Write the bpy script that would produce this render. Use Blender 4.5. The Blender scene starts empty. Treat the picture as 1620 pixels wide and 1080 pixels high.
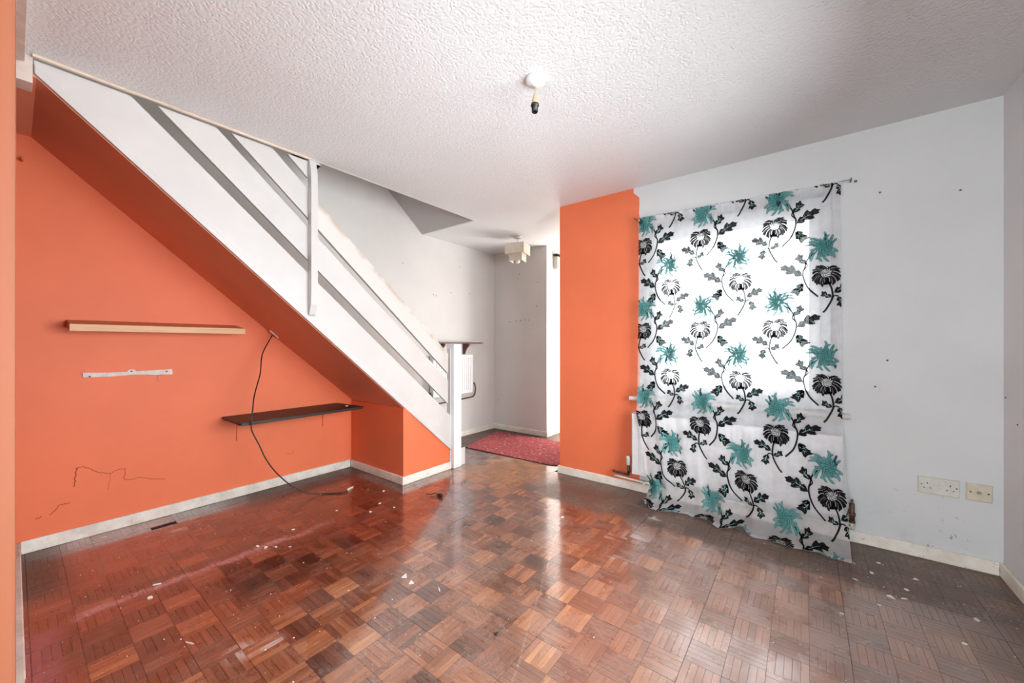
import bpy, bmesh, math, random
from mathutils import Vector, Matrix
random.seed(7)
SC = bpy.context.scene
COL = SC.collection
PI = math.pi

# ------------------------------------------------------------------ camera
cd = bpy.data.cameras.new('camera')
cam = bpy.data.objects.new('camera', cd); COL.objects.link(cam)
cam.location = (0, 0, 1.137)
cam.rotation_euler = (PI/2, 0, math.radians(37.49))
cd.sensor_width = 36; cd.lens = 606/1620*36; cd.shift_y = 5/1620; cd.clip_start = 0.01
SC.camera = cam
# ------------------------------------------------------------------ exposure, sky, lights
SC.view_settings.view_transform = 'Standard'; SC.view_settings.look = 'None'
SC.view_settings.gamma = 1; SC.view_settings.use_curve_mapping = False
SC.view_settings.exposure = 0.18
SC.cycles.sample_clamp_indirect = 40.0; SC.cycles.caustics_reflective = False
w = bpy.data.worlds.new('overcast_sky'); SC.world = w; w.use_nodes = True
bg = w.node_tree.nodes['Background']
bg.inputs[0].default_value = (0.90, 0.95, 1.0, 1)
# standard overcast sky: three times brighter at the zenith than at the horizon
_n, _l = w.node_tree.nodes, w.node_tree.links
_tc = _n.new('ShaderNodeTexCoord'); _sx = _n.new('ShaderNodeSeparateXYZ'); _l.new(_tc.outputs['Generated'], _sx.inputs[0])
_cl = _n.new('ShaderNodeMath'); _cl.operation = 'MAXIMUM'; _l.new(_sx.outputs[2], _cl.inputs[0]); _cl.inputs[1].default_value = 0.0
SKY = 6.5
_ma = _n.new('ShaderNodeMath'); _ma.operation = 'MULTIPLY_ADD'; _l.new(_cl.outputs[0], _ma.inputs[0]); _ma.inputs[1].default_value = 2*SKY; _ma.inputs[2].default_value = SKY
_l.new(_ma.outputs[0], bg.inputs[1])

def area(name, loc, rot, sx, sy, power, color=(1, 1, 1)):
    l = bpy.data.lights.new(name, 'AREA'); l.shape = 'RECTANGLE'; l.size = sx; l.size_y = sy
    l.energy = power; l.color = color
    o = bpy.data.objects.new(name, l); COL.objects.link(o); o.location = loc; o.rotation_euler = rot
    return o
# daylight through the patio window of the room behind the photographer
area('rear_window_light', (-0.35, -3.15, 1.35), (PI/2, 0, 0), 1.9, 1.7, 140, (0.88, 0.96, 1.0))
# daylight through the glazed front door of the hall
area('hall_door_light', (-1.78, 4.75, 1.15), (0, PI/2, 0), 1.7, 0.8, 60, (1.0, 0.97, 0.93))
# fill light added behind an invented window in the right-hand wall
area('side_fill_light', (0.888, 1.25, 1.14), (0, PI/2, 0), 1.28, 2.1, 98, (0.90, 0.97, 1.0))
# landing window upstairs
area('landing_window_light', (-2.98, -0.2, 4.55), (0, 0, 0), 0.6, 0.9, 10, (0.97, 1.0, 1.0))

# ------------------------------------------------------------------ node helpers
class NT:
    def __init__(s, name):
        s.m = bpy.data.materials.new(name); s.m.use_nodes = True
        s.t = s.m.node_tree; s.t.nodes.clear()
        s.out = s.t.nodes.new('ShaderNodeOutputMaterial')
    def n(s, typ, **kw):
        nd = s.t.nodes.new(typ)
        for k, v in kw.items(): setattr(nd, k, v)
        return nd
    def put(s, sock, v):
        if isinstance(v, bpy.types.NodeSocket): s.t.links.new(v, sock)
        elif isinstance(v, (tuple, list)):
            v = tuple(v)
            if sock.type == 'RGBA' and len(v) == 3: v = v + (1,)
            sock.default_value = v
        else: sock.default_value = v
    def math(s, op, a, b=0.0, c=0.0, clamp=False):
        nd = s.n('ShaderNodeMath', operation=op, use_clamp=clamp)
        s.put(nd.inputs[0], a); s.put(nd.inputs[1], b); s.put(nd.inputs[2], c)
        return nd.outputs[0]
    def mul(s, a, b): return s.math('MULTIPLY', a, b)
    def add(s, a, b): return s.math('ADD', a, b)
    def sub(s, a, b): return s.math('SUBTRACT', a, b)
    def ss(s, x, lo, hi, a=0.0, b=1.0):
        nd = s.n('ShaderNodeMapRange', interpolation_type='SMOOTHSTEP')
        s.put(nd.inputs[0], x); s.put(nd.inputs[1], lo); s.put(nd.inputs[2], hi); s.put(nd.inputs[3], a); s.put(nd.inputs[4], b)
        return nd.outputs[0]
    def pos(s):
        g = s.n('ShaderNodeNewGeometry'); x = s.n('ShaderNodeSeparateXYZ'); s.put(x.inputs[0], g.outputs['Position'])
        return g.outputs['Position'], x.outputs[0], x.outputs[1], x.outputs[2]
    def xyz(s, a, b, c=0.0):
        nd = s.n('ShaderNodeCombineXYZ'); s.put(nd.inputs[0], a); s.put(nd.inputs[1], b); s.put(nd.inputs[2], c); return nd.outputs[0]
    def noise(s, vec, scale, detail=2.0, rough=0.5, dist=0.0):
        nd = s.n('ShaderNodeTexNoise'); s.put(nd.inputs['Vector'], vec); nd.inputs['Scale'].default_value = scale
        nd.inputs['Detail'].default_value = detail; nd.inputs['Roughness'].default_value = rough; nd.inputs['Distortion'].default_value = dist
        return nd.outputs[0]
    def mix(s, f, a, b, blend='MIX'):
        nd = s.n('ShaderNodeMix', data_type='RGBA', blend_type=blend)
        s.put(nd.inputs[0], f); s.put(nd.inputs[6], a); s.put(nd.inputs[7], b); return nd.outputs[2]
    def ramp(s, f, stops):
        nd = s.n('ShaderNodeValToRGB'); cr = nd.color_ramp
        while len(cr.elements) < len(stops): cr.elements.new(0.5)
        for e, (p, c) in zip(cr.elements, stops): e.position = p; e.color = tuple(c) + (1,)
        s.put(nd.inputs[0], f); return nd.outputs[0]
    def bump(s, h, strength, dist=0.002):
        nd = s.n('ShaderNodeBump'); s.put(nd.inputs['Height'], h); nd.inputs['Strength'].default_value = strength
        nd.inputs['Distance'].default_value = dist; return nd.outputs[0]
    def pbr(s, color, rough=0.5, metal=0.0, normal=None, spec=0.5):
        b = s.n('ShaderNodeBsdfPrincipled'); s.put(b.inputs['Base Color'], color); s.put(b.inputs['Roughness'], rough)
        s.put(b.inputs['Metallic'], metal); s.put(b.inputs['Specular IOR Level'], spec)
        if normal is not None: s.put(b.inputs['Normal'], normal)
        s.t.links.new(b.outputs[0], s.out.inputs[0]); return s.m

def plain(name, c, rough=0.5, metal=0.0, var=0.12, nscale=8.0, bump=0.0, bscale=150.0):
    t = NT(name); P, x, y, z = t.pos()
    f = t.noise(P, nscale, 4.0, 0.6)
    col = t.mix(t.ss(f, 0.35, 0.7), tuple(v*(1-var) for v in c), tuple(min(1, v*(1+var*0.5)) for v in c))
    nrm = t.bump(t.noise(P, bscale, 2.0), bump, 0.001) if bump else None
    return t.pbr(col, rough, metal, nrm)

ORANGE = (0.80, 0.185, 0.078)
WHITE = (0.72, 0.705, 0.69)

def wall_paint(name, base, orange_mask=None, specks=0.0, orange=ORANGE):
    """emulsion with roller relief, faint smudges; orange_mask(t,x,y,z) gives the painted-orange area"""
    t = NT(name); P, x, y, z = t.pos()
    sm = t.noise(P, 1.6, 5.0, 0.6)
    col = t.mix(t.ss(sm, 0.3, 0.72), tuple(v*0.93 for v in base), base)
    if specks:
        sp = t.noise(P, 34.0, 3.0, 0.6); zone = t.noise(P, 3.0, 2.0)
        low = t.ss(z, 0.05, 0.55, 1.0, 0.0)
        k = t.mul(t.mul(t.ss(sp, 0.66, 0.70), t.ss(zone, 0.45, 0.6)), low)
        col = t.mix(t.mul(k, specks), col, (0.2, 0.18, 0.17))
        gr = t.mul(t.ss(t.noise(P, 5.0, 6.0, 0.7), 0.5, 0.75), t.ss(z, 0.02, 0.4, 0.35, 0.0))
        col = t.mix(gr, col, (0.33, 0.30, 0.27))
    if orange_mask is not None:
        oc = t.mix(t.ss(t.noise(P, 2.3, 4.0, 0.6), 0.35, 0.7), tuple(v*0.94 for v in orange), orange)
        col = t.mix(orange_mask(t, x, y, z, P), col, oc)
    h = t.noise(P, 120.0, 3.0, 0.6)
    return t.pbr(col, 0.55, 0, t.bump(h, 0.18, 0.001), 0.35)

def understair_mask(t, x, y, z, P):
    wob = t.mul(t.sub(t.noise(P, 9.0, 2.0), 0.5), 0.012)
    line = t.add(t.sub(t.math('MULTIPLY_ADD', y, -0.882, 2.345), z), wob)      # >0 below the stairs
    return t.mul(t.math('GREATER_THAN', line, 0.0), t.math('LESS_THAN', y, 1.94))
def window_wall_mask(t, x, y, z, P):
    wob = t.mul(t.sub(t.noise(P, 14.0, 3.0), 0.5), 0.02)
    top = t.mul(t.ss(z, 2.27, 2.33), -0.045)
    return t.math('LESS_THAN', x, t.add(t.add(-1.022, wob), top))
def all_mask(t, x, y, z, P): return 1.0

M_back = wall_paint('paint_party_wall', (0.66, 0.635, 0.61), understair_mask)
M_front = wall_paint('paint_window_wall', (0.67, 0.68, 0.68), window_wall_mask, 0.75)
M_white = wall_paint('paint_white_wall', (0.72, 0.72, 0.72), None, 0.6)
M_hall = wall_paint('paint_hall_wall', (0.70, 0.665, 0.64), None, 0.0)
M_orange = wall_paint('paint_orange', WHITE, all_mask)
M_orange_dim = wall_paint('paint_orange_dimmed', WHITE, all_mask, 0.0, (0.32, 0.098, 0.045))  # same orange paint, darkened to offset the strong light on the wall end
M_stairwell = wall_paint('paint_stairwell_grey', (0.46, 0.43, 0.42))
M_gloss = plain('white_gloss_paint', (0.65, 0.63, 0.61), 0.35, 0, 0.05, 3.0, 0.05, 60)
M_newel = plain('newel_white_paint', (0.82, 0.83, 0.84), 0.35, 0, 0.04, 3.0)
M_soiled = None
def base_paint():
    t = NT('baseboard_cream_paint'); P, x, y, z = t.pos()
    f = t.noise(P, 7.0, 6.0, 0.7); col = t.mix(t.ss(f, 0.3, 0.7), (0.72, 0.65, 0.55), (0.88, 0.84, 0.76))
    d = t.noise(P, 26.0, 5.0, 0.75); col = t.mix(t.mul(t.ss(d, 0.55, 0.72), 0.55), col, (0.27, 0.22, 0.17))
    col = t.mix(t.mul(t.ss(z, 0.0, 0.008, 0.7, 0.0), t.ss(f, 0.4, 0.6)), col, (0.16, 0.11, 0.08))
    return t.pbr(col, 0.45, 0, t.bump(f, 0.2, 0.002))
M_base = base_paint()
def base_grey():
    t = NT('baseboard_scuffed_grey_paint'); P, x, y, z = t.pos()
    f = t.noise(P, 9.0, 6.0, 0.7); col = t.mix(t.ss(f, 0.3, 0.7), (0.58, 0.53, 0.46), (0.79, 0.74, 0.66))
    d = t.noise(P, 40.0, 5.0, 0.75); col = t.mix(t.mul(t.ss(d, 0.55, 0.72), 0.5), col, (0.25, 0.21, 0.17))
    return t.pbr(col, 0.45, 0, t.bump(f, 0.2, 0.002))
M_base_g = base_grey()

def ceiling_mat():
    t = NT('artex_ceiling'); P, x, y, z = t.pos()
    d = t.noise(P, 11.0, 2.0)
    v1 = t.n('ShaderNodeTexVoronoi', feature='SMOOTH_F1'); v1.inputs['Scale'].default_value = 70; v1.inputs['Smoothness'].default_value = 0.5
    wp = t.n('ShaderNodeVectorMath', operation='ADD'); nz = t.n('ShaderNodeTexNoise'); nz.inputs['Scale'].default_value = 25
    t.put(nz.inputs['Vector'], P); sc = t.n('ShaderNodeVectorMath', operation='SCALE'); t.put(sc.inputs[0], nz.outputs['Color']); sc.inputs['Scale'].default_value = 0.035
    t.put(wp.inputs[0], P); t.put(wp.inputs[1], sc.outputs[0]); t.put(v1.inputs['Vector'], wp.outputs[0])
    n2 = t.noise(P, 110.0, 3.0, 0.6, 0.6)
    h = t.add(t.mul(t.ss(v1.outputs['Distance'], 0.1, 0.65), 0.8), t.mul(n2, 0.8))
    # the plasterer left a smooth margin along the window wall and over the hall
    edge = t.math('MAXIMUM', t.ss(y, 2.60, 2.86), t.ss(x, 0.58, 0.74))
    h = t.mul(h, t.sub(1.0, t.mul(edge, 0.93)))
    col = t.mix(t.ss(t.noise(P, 1.2, 4.0), 0.3, 0.7), (0.725, 0.73, 0.73), (0.76, 0.77, 0.77))
    return t.pbr(col, 0.5, 0, t.bump(h, 0.45, 0.004), 0.4)
M_ceil = ceiling_mat()

SQ = 0.12; OX, OY = 0.01, 0.04
def parquet():
    t = NT('mosaic_parquet'); P, x, y, z = t.pos()
    gx = t.math('DIVIDE', t.sub(x, OX), SQ); gy = t.math('DIVIDE', t.sub(y, OY), SQ)
    i = t.math('FLOOR', gx); j = t.math('FLOOR', gy)
    par = t.math('FLOORED_MODULO', t.add(i, j), 2.0)
    fx = t.math('FRACT', gx); fy = t.math('FRACT', gy)
    s_across = t.add(t.mul(fx, t.sub(1.0, par)), t.mul(fy, par))
    k = t.math('FLOOR', t.mul(s_across, 5.0))
    wn = t.n('ShaderNodeTexWhiteNoise', noise_dimensions='3D'); t.put(wn.inputs['Vector'], t.xyz(i, j, k)); sid = wn.outputs['Value']
    wb = t.n('ShaderNodeTexWhiteNoise', noise_dimensions='2D'); t.put(wb.inputs['Vector'], t.xyz(i, j, 0.0)); bid = wb.outputs['Value']
    along = t.add(t.mul(y, t.sub(1.0, par)), t.mul(x, par)); across = t.add(t.mul(x, t.sub(1.0, par)), t.mul(y, par))
    gv = t.xyz(t.mul(along, 7.0), t.mul(across, 95.0), t.mul(sid, 40.0))
    grain = t.noise(gv, 1.0, 6.0, 0.72, 0.8)
    tone = t.add(t.add(t.mul(t.sub(sid, 0.5), 0.32), t.mul(t.sub(bid, 0.5), 0.46)), t.add(t.sub(0.53, t.mul(par, 0.19)), t.mul(t.sub(grain, 0.5), 1.05)))
    wood = t.ramp(tone, [(0.0, (0.055, 0.020, 0.012)), (0.35, (0.150, 0.050, 0.025)), (0.62, (0.265, 0.090, 0.038)), (0.85, (0.41, 0.160, 0.062)), (1.0, (0.56, 0.27, 0.105))])
    big = t.noise(P, 1.5, 4.0, 0.6); mid = t.noise(P, 5.0, 5.0, 0.65); fine = t.noise(P, 60.0, 4.0, 0.7)
    wx = t.add(x, t.mul(t.sub(big, 0.5), 0.5)); wy = t.add(y, t.mul(t.sub(mid, 0.5), 0.25))
    # red mahogany stain under the stairs and along the left wall
    red = t.ss(wx, -1.45, -2.25)
    wood = t.mix(t.mul(red, 0.85), wood, t.mix(1.0, wood, (0.62, 0.30, 0.30), 'MULTIPLY'))
    redder = t.mul(t.mul(t.ss(wx, -2.55, -2.8), t.ss(wy, 0.75, 0.5)), t.ss(wy, 0.05, 0.2))
    wood = t.mix(t.mul(redder, 0.7), wood, (0.30, 0.045, 0.015))
    # golden sanded boards by the hall mat
    gold = t.mul(t.mul(t.ss(wx, -1.7, -1.95), t.ss(wy, 2.15, 2.5)), t.ss(wx, -2.65, -2.45))
    wood = t.mix(t.mul(gold, 0.85), wood, t.mix(1.0, t.mix(0.4, wood, (0.4, 0.22, 0.08)), (1.5, 1.35, 0.95), 'MULTIPLY'))
    # worn pinkish area in front of the window, lightened to paint in its glare
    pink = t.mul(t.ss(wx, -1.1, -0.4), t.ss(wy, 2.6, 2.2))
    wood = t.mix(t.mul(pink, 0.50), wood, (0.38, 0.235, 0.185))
    # dusty bloom in the middle and traffic wear
    haze = t.mul(t.ss(mid, 0.35, 0.8), t.ss(fine, 0.1, 0.9))
    wood = t.mix(t.mul(haze, 0.25), wood, (0.36, 0.27, 0.22))
    # dirt border along the window wall, at the corners and in the hall
    b1 = t.ss(wy, 2.38, 2.47); b1 = t.mul(b1, t.ss(wx, -1.9, -1.6))
    b2 = t.mul(t.ss(y, 2.95, 3.15), t.math('MAXIMUM', t.ss(wx, -2.7, -2.95), t.ss(y, 3.7, 3.95)))
    b3 = t.mul(t.ss(wx, -2.95, -3.2), t.ss(wy, 0.85, 1.1))
    b4 = t.mul(t.ss(wx, -2.6, -2.85), t.ss(y, 0.25, 0.08))
    b5 = t.mul(t.ss(wx, 0.25, 0.65), t.ss(wy, 1.7, 2.1))
    dirt = t.math('MAXIMUM', t.math('MAXIMUM', b1, b2), t.math('MAXIMUM', t.math('MAXIMUM', b3, b4), t.mul(b5, 0.65)))
    dcol = t.mix(t.ss(fine, 0.3, 0.7), (0.075, 0.047, 0.035), (0.135, 0.090, 0.068))
    wood = t.mix(t.mul(dirt, 0.86), wood, dcol)
    dark_red = t.mul(t.ss(wx, -2.35, -2.65), t.ss(wy, 0.9, 1.2))  # darker red mahogany under the stairs
    wood = t.mix(t.mul(dark_red, 0.5), wood, (0.060, 0.016, 0.009))
    # pink chalk-line dust left by the edge of a carpet
    dl = t.math('ABSOLUTE', t.add(t.add(x, 2.415), t.mul(t.sub(mid, 0.5), 0.16)))
    st = t.mul(t.mul(t.ss(dl, 0.045, 0.0), t.ss(fine, 0.2, 0.6)), t.mul(t.ss(y, 1.35, 0.9), t.ss(y, 0.12, 0.2)))
    wood = t.mix(t.mul(st, 0.78), wood, (0.55, 0.25, 0.26))
    st2 = t.mul(t.ss(t.add(y, t.mul(t.sub(mid, 0.5), 0.1)), 0.14, 0.07), t.mul(t.ss(x, -2.45, -2.35), t.ss(x, -1.6, -2.0)))
    wood = t.mix(t.mul(st2, 0.5), wood, (0.34, 0.10, 0.14))
    # white paint / plaster scuffs
    sc = 0.0
    for cx, cy, r in ((-0.80, 2.235, 0.10), (-0.78, 1.995, 0.11), (-0.785, 2.55, 0.06), (-1.66, 0.515, 0.075), (-1.62, 0.60, 0.06), (-0.93, 2.15, 0.05), (-3.05, 0.62, 0.06)):
        dd = t.math('SQRT', t.add(t.math('POWER', t.sub(x, cx), 2.0), t.math('POWER', t.sub(y, cy), 2.0)))
        sc = t.math('MAXIMUM', sc, t.ss(dd, r, r*0.25))
    sfn = t.noise(gv, 2.0, 5.0, 0.8)
    sc = t.mul(sc, t.ss(t.add(t.mul(sfn, 0.75), t.mul(sid, 0.3)), 0.50, 0.66))
    wood = t.mix(t.mul(sc, 0.6), wood, (0.60, 0.54, 0.51))
    # grime in the joints, stronger at the edges of the glued panels
    pxs = t.math('ABSOLUTE', t.sub(t.math('FRACT', t.add(t.math('DIVIDE', t.sub(x, 0.13), 0.48), 0.5)), 0.5))
    pys = t.math('ABSOLUTE', t.sub(t.math('FRACT', t.add(t.math('DIVIDE', t.sub(y, 0.04), 0.48), 0.5)), 0.5))
    seam = t.ss(t.math('MINIMUM', pxs, pys), 0.0042, 0.0022)
    wood = t.mix(t.mul(seam, t.ss(mid, 0.35, 0.6, 0.25, 0.8)), wood, (0.03, 0.016, 0.011))
    # long thin scratches
    scr = 0.0
    for ang, sfreq in ((0.5, 21.0), (1.15, 17.0), (-0.6, 13.0), (0.05, 15.0)):
        u_ = t.add(t.mul(x, math.cos(ang)), t.mul(y, math.sin(ang))); v_ = t.sub(t.mul(y, math.cos(ang)), t.mul(x, math.sin(ang)))
        n1 = t.noise(t.xyz(t.mul(u_, 1.6), t.mul(v_, sfreq*5), ang*9), 1.0, 3.0, 0.6, 0.25)
        scr = t.math('MAXIMUM', scr, t.ss(t.math('ABSOLUTE', t.sub(n1, 0.5)), 0.012, 0.0))
    scr = t.mul(scr, t.mul(t.ss(mid, 0.42, 0.6), t.ss(wx, -2.2, -1.3)))
    wood = t.mix(t.mul(scr, 0.33), wood, (0.58, 0.46, 0.38))
    # one long scratch down the middle of the room
    dl2 = t.math('ABSOLUTE', t.add(t.add(x, 0.90), t.add(t.mul(t.sub(y, 1.3), 0.42), t.mul(t.sub(mid, 0.5), 0.05))))
    wood = t.mix(t.mul(t.mul(t.ss(dl2, 0.006, 0.001), t.ss(fine, 0.3, 0.55)), t.mul(t.ss(y, 0.7, 0.9), t.mul(t.ss(y, 2.4, 2.2), 0.16))), wood, (0.62, 0.52, 0.46))
    rough = t.add(t.add(0.27, t.mul(t.sub(mid, 0.5), 0.16)), t.add(t.mul(dirt, 0.28), t.mul(t.math('MAXIMUM', sc, haze), 0.12)))
    rough = t.add(rough, t.mul(t.sub(sid, 0.5), 0.06))
    h = t.add(t.add(t.mul(grain, 0.5), t.mul(mid, 1.2)), t.mul(sid, 0.35))
    m = t.pbr(wood, rough, 0, t.bump(h, 0.22, 0.0012), 0.6)
    b = [n for n in t.t.nodes if n.type == 'BSDF_PRINCIPLED'][0]        # worn floor polish
    t.put(b.inputs['Coat Weight'], t.mul(t.sub(1.0, t.mul(dirt, 0.8)), 0.95)); b.inputs['Coat IOR'].default_value = 1.9; t.put(b.inputs['Coat Roughness'], t.add(0.05, t.mul(mid, 0.13)))
    return m
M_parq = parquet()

def wood(name, a, b, axis, rough=0.45, scale=1.0):
    t = NT(name); P, x, y, z = t.pos()
    f = (3, 60, 60) if axis == 0 else ((60, 3, 60) if axis == 1 else (60, 60, 3))
    g = t.noise(t.xyz(t.mul(x, f[0]*scale), t.mul(y, f[1]*scale), t.mul(z, f[2]*scale)), 1.0, 5.0, 0.65, 0.6)
    return t.pbr(t.mix(t.ss(g, 0.3, 0.72), a, b), rough, 0, t.bump(g, 0.08, 0.001))
M_oak = wood('oak_veneer', (0.42, 0.19, 0.075), (0.56, 0.29, 0.125), 1, 0.4)
M_oak_l = wood('oak_front_edge', (0.55, 0.27, 0.10), (0.68, 0.37, 0.16), 1, 0.4)
M_dark = wood('blackbrown_wood', (0.012, 0.007, 0.006), (0.026, 0.011, 0.008), 1, 0.5)
M_redwood = wood('dark_red_wood', (0.075, 0.022, 0.014), (0.13, 0.045, 0.028), 1, 0.45)
M_tread = plain('worn_tread_board', (0.10, 0.075, 0.06), 0.7, 0, 0.3, 12)
M_black = plain('black_plastic', (0.012, 0.012, 0.013), 0.4)
M_brown_cable = plain('dark_cable_sheath', (0.020, 0.012, 0.008), 0.4)
M_plastic = plain('aged_white_plastic', (0.66, 0.64, 0.57), 0.35, 0, 0.08, 20)
M_cream = plain('yellowed_plastic', (0.62, 0.56, 0.43), 0.35, 0, 0.10, 20)
M_rad = plain('radiator_enamel', (0.78, 0.78, 0.78), 0.35, 0, 0.05, 6)
M_shade = plain('cream_fabric_shade', (0.66, 0.58, 0.48), 0.8, 0, 0.06, 30, 0.2, 500)
M_beige = plain('beige_plastic', (0.55, 0.42, 0.24), 0.4)
M_metal = plain('tarnished_metal', (0.16, 0.13, 0.11), 0.4, 0.8, 0.35, 40)
M_copper = plain('dirty_copper', (0.15, 0.095, 0.065), 0.5, 0.6, 0.4, 30)
M_steel = plain('steel_wire', (0.35, 0.34, 0.33), 0.35, 0.9)
M_upvc = plain('upvc_frame', (0.80, 0.81, 0.82), 0.3, 0, 0.03, 4)
M_flake = plain('paint_flake_cream', (0.78, 0.72, 0.62), 0.7)
M_pink = plain('pale_pink_plastic', (0.75, 0.42, 0.33), 0.5)
M_crack = plain('wall_crack_dirt', (0.22, 0.035, 0.016), 0.8)
M_mark = plain('wall_plug_dark', (0.10, 0.08, 0.07), 0.7)
M_bare = plain('bare_white_plaster', (0.72, 0.66, 0.60), 0.7, 0, 0.12, 30)
M_ground = plain('outdoor_paving', (0.50, 0.49, 0.47), 0.9)
M_beam = plain('beam_cream_paint', (0.70, 0.60, 0.53), 0.45, 0, 0.12, 15)

def mat_rug():
    t = NT('red_mat_pile'); P, x, y, z = t.pos()
    f = t.noise(P, 26.0, 5.0, 0.7)
    col = t.mix(t.ss(f, 0.3, 0.7), (0.27, 0.055, 0.060), (0.43, 0.105, 0.11))
    v = t.n('ShaderNodeTexVoronoi'); v.inputs['Scale'].default_value = 17; v.inputs['Randomness'].default_value = 0.75; t.put(v.inputs['Vector'], P)
    col = t.mix(t.mul(t.ss(v.outputs['Distance'], 0.22, 0.12), 0.8), col, (0.62, 0.42, 0.36))
    v2 = t.n('ShaderNodeTexVoronoi'); v2.inputs['Scale'].default_value = 31; t.put(v2.inputs['Vector'], P)
    col = t.mix(t.mul(t.ss(v2.outputs['Distance'], 0.16, 0.1), 0.5), col, (0.6, 0.5, 0.45))
    return t.pbr(col, 0.95, 0, t.bump(t.noise(P, 400, 2), 0.4, 0.002), 0.1)
M_rug = mat_rug()
M_rugedge = plain('mat_rubber_edge', (0.03, 0.015, 0.015), 0.8)

def mat_voile():
    t = NT('white_voile'); P, x, y, z = t.pos()
    tr = t.n('ShaderNodeBsdfTransparent'); tl = t.n('ShaderNodeBsdfTranslucent'); df = t.n('ShaderNodeBsdfDiffuse')
    tl.inputs[0].default_value = (0.92, 0.93, 0.95, 1); df.inputs[0].default_value = (0.90, 0.90, 0.92, 1)
    m1 = t.n('ShaderNodeMixShader'); m1.inputs[0].default_value = 0.55
    t.put(m1.inputs[1], tl.outputs[0]); t.put(m1.inputs[2], df.outputs[0])
    m2 = t.n('ShaderNodeMixShader'); weave = t.noise(P, 18.0, 3.0)
    t.put(m2.inputs[0], t.ss(weave, 0.2, 0.8, 0.38, 0.46))
    t.put(m2.inputs[1], tr.outputs[0]); t.put(m2.inputs[2], m1.outputs[0])
    t.t.links.new(m2.outputs[0], t.out.inputs[0]); return t.m
M_voile = mat_voile()
def mat_print(name, c, trans):
    t = NT(name); P, x, y, z = t.pos()
    tr = t.n('ShaderNodeBsdfTransparent'); tl = t.n('ShaderNodeBsdfTranslucent'); df = t.n('ShaderNodeBsdfDiffuse')
    t.put(df.inputs[0], c); t.put(tl.inputs[0], tuple(min(1, v*1.1) for v in c))
    m1 = t.n('ShaderNodeMixShader'); m1.inputs[0].default_value = 0.65
    t.put(m1.inputs[1], tl.outputs[0]); t.put(m1.inputs[2], df.outputs[0])
    m2 = t.n('ShaderNodeMixShader'); t.put(m2.inputs[0], t.ss(t.noise(P, 20.0, 3.0), 0.2, 0.8, 1-trans*1.25, 1-trans*0.75))
    t.put(m2.inputs[1], tr.outputs[0]); t.put(m2.inputs[2], m1.outputs[0])
    t.t.links.new(m2.outputs[0], t.out.inputs[0]); return t.m
M_pblack = mat_print('print_black', (0.008, 0.008, 0.009), 0.05)
M_pteal = mat_print('print_teal', (0.22, 0.60, 0.58), 0.45)
M_ptealdark = mat_print('print_teal_outline', (0.012, 0.085, 0.088), 0.18)
M_pvein = mat_print('print_pale_vein', (0.35, 0.62, 0.55), 0.12)
def mat_glass():
    t = NT('window_glass'); tr = t.n('ShaderNodeBsdfTransparent'); gl = t.n('ShaderNodeBsdfGlossy'); gl.inputs['Roughness'].default_value = 0.02
    lw = t.n('ShaderNodeFresnel'); lw.inputs[0].default_value = 1.45
    m = t.n('ShaderNodeMixShader'); t.put(m.inputs[0], lw.outputs[0]); t.put(m.inputs[1], tr.outputs[0]); t.put(m.inputs[2], gl.outputs[0])
    t.t.links.new(m.outputs[0], t.out.inputs[0]); return t.m
M_glass = mat_glass()

# ------------------------------------------------------------------ mesh helpers
def box(bm, x0, x1, y0, y1, z0, z1, mi=0):
    vs = [bm.verts.new(p) for p in ((x0,y0,z0),(x1,y0,z0),(x1,y1,z0),(x0,y1,z0),(x0,y0,z1),(x1,y0,z1),(x1,y1,z1),(x0,y1,z1))]
    for f in ((3,2,1,0),(4,5,6,7),(0,1,5,4),(1,2,6,5),(2,3,7,6),(3,0,4,7)):
        bm.faces.new([vs[k] for k in f]).material_index = mi
    return vs
def prism(bm, pts, axis, a, b):
    """polygon pts (2D in the plane normal to axis) extruded from a to b"""
    def mk(p, c): return {0: (c, p[0], p[1]), 1: (p[0], c, p[1]), 2: (p[0], p[1], c)}[axis]
    A = [bm.verts.new(mk(p, a)) for p in pts]; B = [bm.verts.new(mk(p, b)) for p in pts]
    n = len(pts); bm.faces.new(A[::-1]); bm.faces.new(B)
    for k in range(n): bm.faces.new((A[k], A[(k+1) % n], B[(k+1) % n], B[k]))
def cyl(bm, p0, p1, r0, r1=None, seg=16, caps=True):
    r1 = r0 if r1 is None else r1
    p0, p1 = Vector(p0), Vector(p1); d = (p1-p0).normalized()
    u = d.orthogonal().normalized(); v = d.cross(u)
    R = [[bm.verts.new(p + (u*math.cos(2*PI*k/seg) + v*math.sin(2*PI*k/seg))*r) for k in range(seg)] for p, r in ((p0, r0), (p1, r1))]
    for k in range(seg): bm.faces.new((R[0][k], R[0][(k+1) % seg], R[1][(k+1) % seg], R[1][k])).smooth = True
    if caps: bm.faces.new(R[0][::-1]); bm.faces.new(R[1])
def catmull(pts, n=6):
    P = [Vector(p) for p in pts]; P = [P[0]*2-P[1]] + P + [P[-1]*2-P[-2]]; out = []
    for i in range(1, len(P)-2):
        for k in range(n):
            t = k/n
            out.append(0.5*((2*P[i]) + (P[i+1]-P[i-1])*t + (2*P[i-1]-5*P[i]+4*P[i+1]-P[i+2])*t*t + (3*P[i]-P[i-1]-3*P[i+1]+P[i+2])*t**3))
    out.append(P[-2].copy()); return out
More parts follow.
